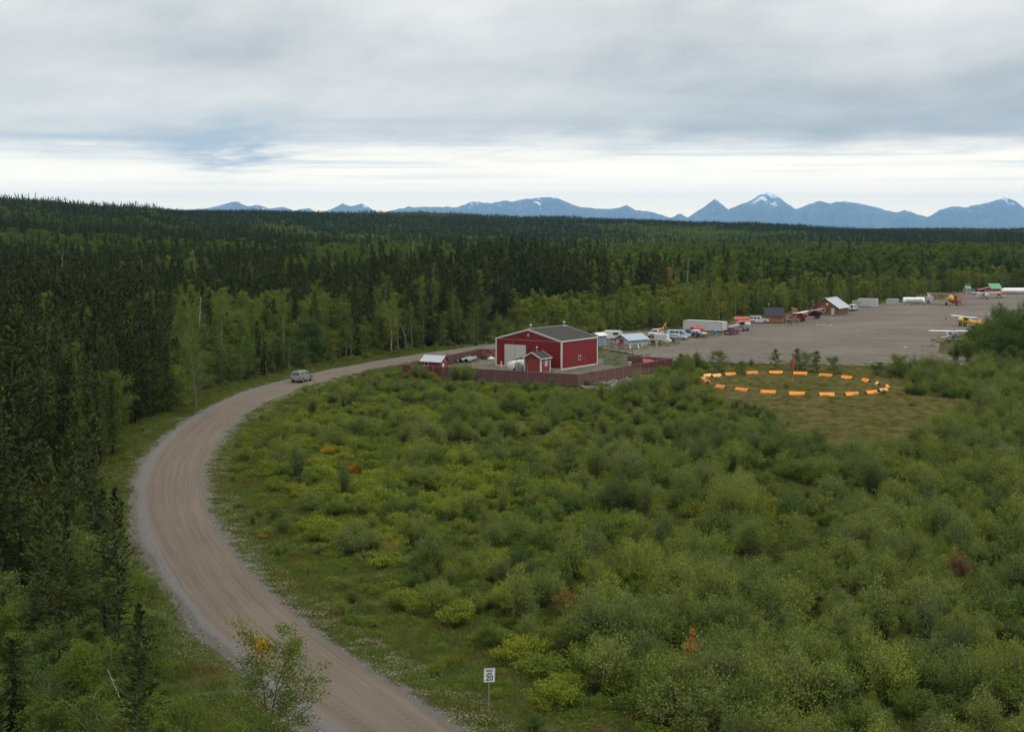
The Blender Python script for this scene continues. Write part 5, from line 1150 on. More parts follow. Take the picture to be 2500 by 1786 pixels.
def make_spruce(seed, H, Rm, spire=.8, gap=.22, z0=.10, lod=1.0):
    """conifer: whorls of drooping boughs, each a row of needle sprays"""
    r = np.random.default_rng(seed); C = []; D = []; N = []; L = []; W = []; val = []
    z = H * z0; lean = r.normal(0, .006, 2)
    while z < H * .985:
        f = (z - H * z0) / (H * (1 - z0)); env = Rm * (1 - f) ** spire * (.82 + .25 * math.sin(z * 2.1 + seed)) + .10
        if f < .10: env *= .55 + f * 4
        for _ in range(int(r.integers(5, 8))):
            if r.random() < .12: continue
            a = r.random() * 2 * math.pi; l = env * (.60 + .55 * r.random()); droop = -.10 - .55 * (1 - f) + .5 * f + r.normal(0, .12)
            k = max(2, int(l / (.20 / lod)))
            for j in range(k):
                t = (j + .6 + .5 * r.random()) / k
                if t < .18: continue
                rr = l * t; dz = l * (droop * t + .35 * t * t); side = (r.random() - .5) * .42 * l * (1.1 - t) * 1.3
                ca, sa = math.cos(a), math.sin(a); C.append((rr * ca - side * sa + lean[0] * z, rr * sa + side * ca + lean[1] * z, z + dz + r.normal(0, .03)))
                aa = a + r.normal(0, .55) + side; sl = droop + .7 * t + r.normal(0, .2); D.append((math.cos(aa), math.sin(aa), sl)); N.append((r.normal(0, .35), r.normal(0, .35), 1))
                s = (.26 + .14 * r.random()) / lod ** .6; L.append(s * 1.35); W.append(s * .60); val.append(r.random())
        z += gap * (.8 + .4 * r.random()) / lod ** .5
    for j in range(7): C.append((lean[0] * H, lean[1] * H, H * (.965 + .035 * j / 6))); D.append((r.normal(0, .5), r.normal(0, .5), 1)); N.append((r.normal(), r.normal(), .2)); L.append(.24); W.append(.09); val.append(.7)
    A = [np.array(q, float) for q in (C, D, N, L, W, val)]
    crown = leaves_mesh('spruce_crown', *A[:5], LM['spruce'], A[5])
    trunk = tube_mesh('spruce_trunk', [([(0, 0, -.3), (lean[0] * H * .4, lean[1] * H * .4, H * .4), (lean[0] * H, lean[1] * H, H * .99)], .011 * H, .012)], BARKS, 6)
    return trunk, crown

def make_broadleaf(seed, H, Rm, base=.28, shape=0, leaf=.15, nleaf=4200, mat='aspen', barkm=None, fork=False, gold=0.0):
    r = np.random.default_rng(seed); paths = []; tips = []
    trunks = [(0.0, 0.0)] if not fork else [(r.normal(0, .10), r.normal(0, .10)) for _ in range(int(r.integers(2, 4)))]
    for tx, ty in trunks:
        k = 7; pts = [(0, 0, -.25)]
        for i in range(1, k): f = i / (k - 1); pts.append((tx * H * f * f * .9 + r.normal(0, .012 * H) * f, ty * H * f * f * .9 + r.normal(0, .012 * H) * f, H * .96 * f))
        paths.append((pts, .0125 * H / math.sqrt(len(trunks)), .015)); P = np.array(pts)
        nl = int(24 / math.sqrt(len(trunks)))
        for j in range(nl):
            f = base + (.97 - base) * (j + r.random()) / nl; p = np.array([np.interp(f * H * .96, P[:, 2], P[:, c]) for c in range(3)])
            g = (f - base) / (1 - base)
            env = {0: math.sin(math.pi * min(.97, .16 + .80 * g)) ** .8, 1: (1 - g) ** .62 * .95 + .10, 2: math.sin(math.pi * min(.98, .30 + .66 * g)) ** .6, 3: .35 + .75 * math.sin(math.pi * g) ** 2}[shape]
            l = Rm * env * (.55 + .6 * r.random()); a = j * 2.4 + r.normal(0, .5); up = .65 + .6 * g + r.normal(0, .2)
            d = np.array([math.cos(a), math.sin(a), up]); d /= np.linalg.norm(d); e = p + d * l * 1.25
            paths.append(([tuple(p), tuple(p + d * l * .6 + (0, 0, .04 * l)), tuple(e)], .0035 * H * (1 - .6 * g), .008))
            for q in range(5):
                t = .35 + .65 * (q + r.random()) / 5; tips.append((p + d * l * 1.25 * t + r.normal(0, .16 * l, 3) * (1, 1, .7), .26 + .22 * r.random() * (l / Rm)))
        tips.append((P[-1], .3))
    n = len(tips); per = max(6, nleaf // n); C = []; val = []
    for c, s in tips:
        s = s * Rm * .62; k = int(per * (.5 + r.random())); v = r.normal(0, 1, (k, 3)); v /= np.linalg.norm(v, axis=1)[:, None]; v *= (r.random((k, 1)) ** .45) * s; v[:, 2] *= .8
        C.append(c + v); val.append(np.clip(.5 + r.normal(0, .2, k) + r.normal(0, .12), 0, 1))
    C = np.concatenate(C); val = np.clip(np.concatenate(val), 0, 1); m = len(C)
    D = r.normal(0, 1, (m, 3)); D[:, 2] -= .35; N = r.normal(0, .8, (m, 3)) + (0, 0, .9); L = leaf * (.75 + .5 * r.random(m)); W = L * .72
    crown = leaves_mesh('leaf_crown', C, D, N, L, W, LM[mat], val)
    if gold:
        crown.materials.append(LM['gold']); idx = np.zeros(m, np.int32); c0 = C[int(r.integers(m))]; idx[(np.linalg.norm((C - c0) / (1, 1, 1.6), axis=1) + r.normal(0, .25, m)) < gold] = 1; crown.polygons.foreach_set('material_index', idx)
    return tube_mesh('leaf_trunk', paths, barkm or BARKA, 5), crown

def make_shrub(seed, H, Rm, nst=26, per=70, leaf=.10, asp=.36, mat='willow', splay=.6, low=.25, droop=.0):
    r = np.random.default_rng(seed); paths = []; C = []; D = []; val = []
    for i in range(nst):
        a = r.random() * 2 * math.pi; q = r.random() ** .6; tip = np.array([Rm * q * math.cos(a), Rm * q * math.sin(a), H * (1 - .42 * q * q) * (.66 + .46 * r.random() ** 1.2)])
        b = np.array([.16 * Rm * r.normal(), .16 * Rm * r.normal(), -.1]); mid = b * .5 + tip * (.5 - .1 * splay) + (0, 0, .14 * H)
        paths.append(([tuple(b), tuple(mid), tuple(tip)], .012 + .004 * H, .004))
        k = int(per * (.6 + .8 * r.random())); t = low + (1 - low) * r.random(k) ** .5; P = (1 - t)[:, None] ** 2 * b + (2 * t * (1 - t))[:, None] * mid * 1.02 + (t ** 2)[:, None] * tip
        sp = (.05 + .07 * (1 - t) + .022 * H)[:, None]; off = r.normal(0, 1, (k, 3)) * sp; C.append(P + off); dd = nrm_(tip - b)[None, :] * (.6 - droop) + r.normal(0, .6, (k, 3)); D.append(dd)
        val.append(np.clip(.5 + r.normal(0, .2, k) + r.normal(0, .14), 0, 1))
    C = np.concatenate(C); C[:, 2] = np.maximum(C[:, 2], .03); D = np.concatenate(D); val = np.concatenate(val); m = len(C)
    N = r.normal(0, .8, (m, 3)) + (0, 0, .8); L = leaf * (.7 + .6 * r.random(m))
    return tube_mesh('shrub_stems', paths, BARKW, 4), leaves_mesh('shrub_leaves', C, D, N, L, L * asp, LM[mat], val)

def make_herb(seed, H, Rm, n, mat, leaf=.10, asp=.25, upr=.8, flowers=0):
    r = np.random.default_rng(seed); a = r.random(n) * 2 * math.pi; q = Rm * np.sqrt(r.random(n)); z = H * r.random(n) ** .8 * (1 - .5 * (q / Rm) ** 2)
    C = np.stack([q * np.cos(a), q * np.sin(a), z * .8 + .02], 1); D = r.normal(0, .55, (n, 3)) + (0, 0, upr); N = r.normal(0, 1, (n, 3)) + (0, 0, .3); L = leaf * (.6 + .8 * r.random(n)); W = L * asp; val = r.random(n)
    if flowers:
        k = flowers; a2 = r.random(k) * 2 * math.pi; q2 = Rm * np.sqrt(r.random(k)); C2 = np.stack([q2 * np.cos(a2), q2 * np.sin(a2), H * (.7 + .4 * r.random(k))], 1)
        C = np.concatenate([C, C2]); D = np.concatenate([D, r.normal(0, 1, (k, 3))]); N = np.concatenate([N, r.normal(0, .3, (k, 3)) + (0, 0, 1)]); L = np.concatenate([L, np.full(k, .055)]); W = np.concatenate([W, np.full(k, .05)]); val = np.concatenate([val, r.random(k)])
    me = leaves_mesh('herb_leaves', C, D, N, L, W, LM[mat], val)
    if flowers: me.materials.append(LM['daisy']); idx = np.zeros(len(C), np.int32); idx[n:] = 1; me.polygons.foreach_set('material_index', idx)
    return me

SPR = [make_spruce(1, 15, 2.1, .72), make_spruce(2, 16.5, 2.3, .75), make_spruce(3, 13, 1.7, .58, z0=.12), make_spruce(4, 14, 2.6, .8), make_spruce(5, 17, 1.8, .55, z0=.18), make_spruce(6, 11, 2.2, .85, z0=.03), make_spruce(7, 15.5, 2.0, .5, z0=.08), make_spruce(8, 12.5, 2.4, .7, z0=.04)]
BRD = [make_broadleaf(11, 14, 2.5, .24, 0, nleaf=5200), make_broadleaf(12, 12.5, 2.3, .18, 0, nleaf=5000, mat='aspen', gold=.9), make_broadleaf(13, 11, 2.8, .12, 2, nleaf=5600, mat='poplar', fork=True), make_broadleaf(14, 13.5, 2.2, .28, 3, nleaf=4200, mat='aspen'), make_broadleaf(15, 10, 2.6, .08, 2, mat='poplar', nleaf=5600, fork=True), make_broadleaf(16, 13, 2.5, .2, 0, nleaf=5200, mat='poplar'), make_broadleaf(10, 12, 2.4, .14, 1, nleaf=5200, mat='aspen')]
YNG = [make_broadleaf(25, 6.0, 2.3, .05, 2, .13, 6500, 'poplar', BARKW, True), make_broadleaf(26, 6.8, 2.0, .06, 0, .13, 6000, 'aspen', BARKW), make_broadleaf(27, 5.2, 2.4, .04, 2, .12, 6500, 'willow', BARKW, True), make_broadleaf(28, 7.2, 2.0, .05, 1, .13, 6000, 'poplar', BARKW), make_broadleaf(29, 5.6, 2.3, .04, 2, .13, 6000, 'alder', BARKW, True)]
RND = [make_broadleaf(17, 11.5, 3.1, .26, 2, .30, 4200, 'farleaf', BARKA, True), make_broadleaf(18, 13, 2.9, .28, 2, .30, 4200, 'farleaf', BARKA), make_broadleaf(19, 10.5, 3.3, .24, 2, .30, 4200, 'farleaf', BARKA, True), make_broadleaf(20, 12.5, 2.6, .22, 0, .30, 3800, 'farleaf', BARKA)]
SAP = [make_broadleaf(21, 6.0, 1.25, .05, 1, .13, 4200, 'sapling', BARKW), make_broadleaf(22, 5.0, 1.4, .04, 2, .13, 4200, 'willow', BARKW, True), make_broadleaf(23, 6.5, 1.25, .06, 1, .13, 4000, 'sapling', BARKW), make_broadleaf(24, 5.5, 1.7, .04, 2, .13, 4400, 'sapling', BARKW, True)]
SHR = [make_shrub(31, 1.7, 1.15, 54, 80, .092, .42), make_shrub(32, 2.2, .95, 44, 95, .092, .38, splay=.3), make_shrub(33, 1.5, 1.3, 58, 72, .085, .46), make_shrub(34, 1.9, 1.25, 50, 76, .095, .40, splay=.9), make_shrub(35, 2.7, 1.35, 60, 100, .092, .42), make_shrub(38, 2.6, .85, 40, 95, .09, .36, splay=.2), make_shrub(39, 2.3, 1.0, 44, 85, .09, .36, splay=.1), make_shrub(36, 1.9, 1.0, 48, 80, .085, .52, 'alder', .5), make_shrub(37, 1.5, 1.1, 50, 80, .085, .5, 'alder', .8)]
DWB = [make_shrub(41, .95, 1.0, 46, 52, .08, .65, 'birch', .9, .1), make_shrub(42, 1.2, .95, 44, 56, .085, .6, 'birch', .6, .15), make_shrub(43, .8, 1.1, 50, 46, .08, .65, 'birch', 1.0, .08)]
ALD = [make_shrub(51, 3.6, 2.0, 44, 105, .14, .6, 'alder', .7, .2), make_shrub(52, 4.4, 1.9, 46, 115, .14, .55, 'alder', .5, .2)]
HRB = [make_herb(61, .42, .75, 300, 'herb', .14, .24), make_herb(62, .30, .8, 330, 'herb', .10, .5, .3), make_herb(63, .5, .6, 260, 'herb', .18, .12, 1.4)]
STR = [make_herb(71, .45, .7, 300, 'straw', .26, .06, 1.6), make_herb(72, .35, .8, 300, 'straw', .22, .07, 1.3)]
DSY = [make_herb(81, .25, .6, 200, 'herb', .11, .3, .6, 60), make_herb(82, .30, .6, 200, 'herb', .12, .25, .8, 36)]
def lod_pair(p): return p
def proto_obj(name, meshes):
    """joined far-off prototype kept outside the scene, only instanced by a stuff object"""
    bm = bmesh.new(); mats = []; at = bm.verts.layers.float.new('leafv')
    for me in meshes:
        k = len(bm.verts); kf = len(bm.faces); bm.from_mesh(me); bm.verts.ensure_lookup_table(); bm.faces.ensure_lookup_table(); base = len(mats); mats += list(me.materials)
        for f in bm.faces[kf:]: f.material_index += base
    out = bpy.data.meshes.new(name); bm.to_mesh(out); bm.free()
    for m in mats: out.materials.append(m)
    return bpy.data.objects.new(name, out)

def stuff(name, label, cat, protos, pts, scl, rng, tilt=.05):
    """one object: GN instances of the prototypes on scattered points"""
    n = len(pts); me = bpy.data.meshes.new(name); me.vertices.add(n); me.vertices.foreach_set('co', np.asarray(pts, np.float32).ravel())
    a = me.attributes.new('rot', 'FLOAT_VECTOR', 'POINT'); rot = np.stack([rng.normal(0, tilt, n), rng.normal(0, tilt, n), rng.random(n) * 6.283], 1); a.data.foreach_set('vector', rot.astype(np.float32).ravel())
    a = me.attributes.new('scl', 'FLOAT_VECTOR', 'POINT'); s = np.asarray(scl, float); s3 = s if s.ndim == 2 else np.stack([s * rng.uniform(.85, 1.15, n), s * rng.uniform(.85, 1.15, n), s], 1); a.data.foreach_set('vector', s3.astype(np.float32).ravel())
    a = me.attributes.new('idx', 'INT', 'POINT'); a.data.foreach_set('value', rng.integers(0, len(protos), n).astype(np.int32))
    o = link(name, me); g = bpy.data.node_groups.new(name, 'GeometryNodeTree'); g.interface.new_socket('Geometry', in_out='INPUT', socket_type='NodeSocketGeometry'); g.interface.new_socket('Geometry', in_out='OUTPUT', socket_type='NodeSocketGeometry')
    N = g.nodes; Lk = g.links; gi = N.new('NodeGroupInput'); go = N.new('NodeGroupOutput'); io = N.new('GeometryNodeInstanceOnPoints'); jn = N.new('GeometryNodeJoinGeometry')
    for p in protos: oi = N.new('GeometryNodeObjectInfo'); oi.inputs['Object'].default_value = p; oi.inputs['As Instance'].default_value = True; Lk.new(oi.outputs['Geometry'], jn.inputs[0])
    def na(nm, ty): x = N.new('GeometryNodeInputNamedAttribute'); x.data_type = ty; x.inputs[0].default_value = nm; return x.outputs[0]
    Lk.new(gi.outputs[0], io.inputs['Points']); Lk.new(jn.outputs[0], io.inputs['Instance']); io.inputs['Pick Instance'].default_value = True
    Lk.new(na('idx', 'INT'), io.inputs['Instance Index']); Lk.new(na('rot', 'FLOAT_VECTOR'), io.inputs['Rotation']); Lk.new(na('scl', 'FLOAT_VECTOR'), io.inputs['Scale']); Lk.new(io.outputs[0], go.inputs[0])
    md = o.modifiers.new('scatter', 'NODES'); md.node_group = g; tag(o, label, cat, kind='stuff'); return o
def scatter_grid(x0, x1, y0, y1, step, rng):
    nx, ny = int((x1 - x0) / step), int((y1 - y0) / step); i, j = np.meshgrid(np.arange(nx), np.arange(ny)); return (x0 + (i + rng.random(i.shape)) * step).ravel(), (y0 + (j + rng.random(j.shape)) * step).ravel()
def in_view(x, y, m=160): u, v = PX(x, y, np.zeros_like(x)); return (u > -m) & (u < 2500 + m) & (y > 20)

rng = np.random.default_rng(2024)
FIELD = [p for p in RIGHT if p[0] <= 960 or p[1] > 1000] + [(3400, 1960), (3400, 905), (2560, 903), (2300, 897), (2160, 897), (1900, 893), (1690, 890), (1645, 903), (1410, 947), (984, 921)]
BIGBUSH = [(2290, 895), (2300, 860), (2340, 838), (2420, 812), (2600, 790), (2900, 800), (2900, 890), (2500, 882), (2330, 872)]
def classify(x, y):
    u, v = PX(x, y, np.zeros_like(x)); near = y > 5
    droad = dist_poly(x, y, ROADC); field = inpoly(u, v, FIELD) & near; apron = inpoly(u, v, APRON); comp = inpoly(u, v, COMPOUND); mead = inpoly(u, v, MEADOW); bush = inpoly(u, v, BIGBUSH)
    return u, v, droad, field, apron, comp, mead, bush
HWM = float(np.median(hw))
AP_W = [tuple(G(*p)[:2]) for p in APRON]; AP_W.append(AP_W[0])
CM_W = [tuple(G(*p)[:2]) for p in COMPOUND]; CM_W.append(CM_W[0])

def where_label(label, P, S):
    u, v = PX(P[:, 0], P[:, 1], P[:, 2]); D = np.hypot(P[:, 0], P[:, 1]); q = np.argsort(np.argsort(S[:, 1])) / len(P); d = np.argsort(np.argsort(D)) / len(P)
    hz = ['far left in the picture', 'left of centre', 'near the middle', 'right of centre', 'far right in the picture']; sz = ['small', 'middling', 'tall']; dp = ['nearest rows', 'middle rows', 'farther rows']
    return [sz[min(2, int(q[i] * 3))] + ' ' + label + ', ' + dp[min(2, int(d[i] * 3))] + ', ' + hz[int(np.clip(u[i] / 500, 0, 4))] for i in range(len(P))]
def place(kind, name, label, cat, group, protos, P, S, rot=None, sub=('trunk', 'crown')):
    labs = where_label(label, P, S)
    """individuals, each a thing with its two parts; meshes shared"""
    for i, (p, s) in enumerate(zip(P, S)):
        k = int(rng.integers(len(protos))); t = empty(name, tuple(map(float, p)), float(rng.random() * 6.283), labs[i], cat, group); t.scale = (float(s[0]), float(s[0]), float(s[1]))
        link(sub[0], protos[k][0], None, t); link(sub[1], protos[k][1], None, t)

def forest():
    # ---- every forest tree spot from 45 m to 950 m
    x, y = scatter_grid(-420, 460, 40, 960, 2.75, rng); D = np.hypot(x, y)
    keep = in_view(x, y, 260) & (rng.random(len(x)) < np.clip(1.25 - D / 1400, .45, 1)); x, y, D = x[keep], y[keep], D[keep]
    u, v, dr, field, apron, comp, mead, bush = classify(x, y); da = np.where(apron, 0, dist_poly(x, y, AP_W)); dc = np.where(comp, 0, dist_poly(x, y, CM_W))
    nz = vnoise(x, y, 18, 21); nz2 = vnoise(x, y, 55, 22); nz3 = vnoise(x, y, 130, 23)
    verge = HWM + np.where(D < 140, 3.4, 4.4) + 4.2 * vnoise(x, y, 12, 24)
    ok = ~field & ~apron & ~comp & ~bush & (dr > verge) & (dc > 8) & (da > np.where((u > 1440) & (u < 1800), 1.2, 5) + 3 * nz)
    ok &= ~((u > 1180) & (u < 1455) & (v > 815) & (D < 330)) & ~((u >= 1455) & (v > 812) & (D < 330)); ok &= ~((u > 2290) & (v > 735))
    ok &= ~((D < 75) & (u > 470)) & ~((D < 95) & (dr < HWM + 5.2))
    x, y, D, u, v, dr, da, nz, nz2, nz3 = [q[ok] for q in (x, y, D, u, v, dr, da, nz, nz2, nz3)]; z = terrain(x, y) - .1; n = len(x); r = rng.random(n)
    # kind of tree by place
    edge = (da < 20 + 14 * nz) & (u > 1250)                                       # saplings along the apron
    redge = (dr < verge[ok] + 7 + 10 * nz2) & (u > 430) & (u < 1300)               # birch and poplar along the road
    pb = np.where(D > 470, np.where(u > 750, .82 * (nz3 > .22) + .1, .62 * (nz3 > .5) + .10), .10 + .30 * (nz2 > .62))
    pb = np.where((u > 380) & (u < 1010) & (D < 330) & (D > 170), .14 + .5 * (nz2 > .48), pb); pb = np.where(redge, np.maximum(pb, .54), pb)
    pb = np.where((u < 420) & (D < 420), .05 + .18 * (nz2 > .72), pb)
    sap = edge & (r < .95); brd = ~sap & (rng.random(n) < pb); spr = ~sap & ~brd
    hv = rng.uniform(.58, 1.18, n) * (.84 + .36 * vnoise(x, y, 40, 31))
    small = (dr < verge[ok] + 5) & (D > 110); hv = np.where(small, hv * np.where(u < 420, rng.uniform(.7, 1.0, n), rng.uniform(.5, .98, n)), hv)
    yng = ~sap & (((D < 112) & (rng.random(n) < np.where((D > 96) & (u < 330), .30, np.where(u < 140, .55, .80)))) | (small & (rng.random(n) < np.where(u < 420, .10, .32)))); spr &= ~yng; brd &= ~yng
    nearh = np.clip((D - 55) / 85, .0, 1); hv = np.where((D < 140) & ~yng, hv * (.56 + .46 * nearh), hv); hv = np.where(yng, rng.uniform(.55, 1.0, n) * (.80 + .5 * nearh) * (.85 + .4 * nz), hv)
    hv = np.where(sap, rng.uniform(.60, 1.35, n) * (.85 + .6 * np.clip(da / 30, 0, 1)), hv); hv = np.where(brd & (D > 430), rng.uniform(.60, 1.28, n), hv)
    inside = (u > -40) & (u < 2540) & (v < 2050); P = np.stack([x, y, z], 1)
    out = {}
    for kind, mask, protos, nm, lab, cat, grp, sl in (
        ('spruce', spr, SPR, 'spruce_tree', 'dark spruce of the forest', 'tree', 'spruce trees of the forest', ('spruce_forest', 'dense dark spruce forest filling the valley', 'forest')),
        ('brd', brd, BRD, 'broadleaf_tree', 'light green birch or poplar of the forest', 'tree', 'birch and poplar trees of the forest', ('broadleaf_forest', 'lighter green birch and poplar woods across the valley', 'forest')),
        ('yng', yng, YNG, 'young_broadleaf', 'leafy young tree at the roadside', 'tree', 'young broadleaf trees along the road', ('roadside_thicket', 'leafy thicket at the edge of the forest', 'thicket')),
        ('sap', sap, SAP, 'poplar_sapling', 'young poplar behind the apron', 'sapling', 'young poplars along the apron', ('sapling_thicket', 'thicket of young poplars behind the apron', 'thicket'))):
        w = rng.uniform(.88, 1.15, n); idx = np.where(mask)[0]; vis = idx[inside[idx]]; big = vis[np.argsort(D[vis] / hv[vis])][:295]
        S = np.stack([hv * w, hv], 1); S[:, 0] = np.maximum(S[:, 0], {'sap': 0, 'yng': .75, 'spruce': .72, 'brd': .7}[kind])
        place(kind, nm, lab, cat, grp, protos, P[big], S[big]); rest = np.setdiff1d(idx, big)
        if kind == 'brd':
            fr = rest[D[rest] > 430]; rest = rest[D[rest] <= 430]; stuff('far_broadleaf_forest', 'round crowned broadleaf forest beyond the spruce belt', 'forest', [proto_obj('round_tree_form', p) for p in RND], P[fr], np.stack([S[fr, 0], S[fr, 0], S[fr, 1]], 1), rng, .025)
        po = [proto_obj(nm + '_form', p) for p in protos]; stuff(sl[0], sl[1], sl[2], po, P[rest], np.stack([S[rest, 0], S[rest, 0], S[rest, 1]], 1), rng, .025)
    return P
forest()

def far_forest():
    # patches of small crowns beyond 930 m
    r = np.random.default_rng(7); protos = []
    for kind in range(8):
        C = []; Dd = []; N = []; L = []; W = []; val = []; idx = []
        mixb = [.04, .08, .12, .3, .55, .85, .95, .9][kind]
        for _ in range(64):
            px, py = r.uniform(-15, 15, 2); b = r.random() < mixb; H = r.uniform(7, 14.5) if not b else r.uniform(8.5, 12.5); k = 46 if not b else 60
            tone = r.normal(0, .12)
            if not b: t = r.random(k) ** .7; z = H * (1 - .72 * t); rad = (1.45 * t + .1) * np.sqrt(r.random(k))
            else: v = r.normal(0, 1, (k, 3)); v /= np.linalg.norm(v, axis=1)[:, None]; v *= r.random((k, 1)) ** .4; z = H * .70 + v[:, 2] * H * .30; rad = np.hypot(v[:, 0], v[:, 1]) * 2.1
            a = r.random(k) * 6.283; C.append(np.stack([px + rad * np.cos(a), py + rad * np.sin(a), z], 1)); Dd.append(np.stack([np.cos(a), np.sin(a), r.normal(-.2 if not b else 0, .5, k)], 1)); N.append(r.normal(0, .6, (k, 3)) + (0, 0, .8)); s = (1.05 if not b else 1.15) * (.6 + .6 * r.random(k)); L.append(s); W.append(s * (.5 if not b else .75)); val.append(np.clip(.5 + tone + r.normal(0, .15, k), 0, 1)); idx.append(np.full(k, int(b)))
            if not b: C.append(np.array([[px, py, H * .97], [px, py, H * .88]])); Dd.append(np.array([[0, 0, 1.], [.1, 0, 1]])); N.append(r.normal(0, 1, (2, 3))); L.append(np.array([1.6, 1.8])); W.append(np.array([.35, .7])); val.append(np.full(2, .5)); idx.append(np.zeros(2))
        me = leaves_mesh('far_patch', np.concatenate(C), np.concatenate(Dd), np.concatenate(N), np.concatenate(L), np.concatenate(W), LM['farspruce'], np.concatenate(val)); me.materials.append(LM['farleaf']); me.polygons.foreach_set('material_index', np.concatenate(idx).astype(np.int32)); protos.append(bpy.data.objects.new('far_patch_form', me))
    for nm, lab, sel, ps in (('far_spruce_wood', 'far dark spruce wood on the ridges', 0, protos[:4]), ('far_broadleaf_wood', 'far green broadleaf wood on the valley floor', 1, protos[4:])):
        x, y = scatter_grid(-1500, 1500, 900, 3400, 23, np.random.default_rng(40)); D = np.hypot(x, y); k = in_view(x, y, 120) & (D > 925) & (D < 3300); x, y, D = x[k], y[k], D[k]; u, _ = PX(x, y, np.zeros_like(x)); n3 = vnoise(x, y, 170, 23); n4 = vnoise(x, y, 60, 29)
        b = np.where((D < 1330 + 120 * n4) & (u > 620), n3 > .12, np.where(u < 620, (n3 > .62) & (D < 1150), n3 + .3 * n4 > .93)); m = b if sel else ~b; x, y = x[m], y[m]
        P = np.stack([x, y, terrain(x, y) - .3], 1); s = np.random.default_rng(8).uniform(.85, 1.25, len(x)); stuff(nm, lab, 'forest', ps, P, s, np.random.default_rng(9), .01)
far_forest()

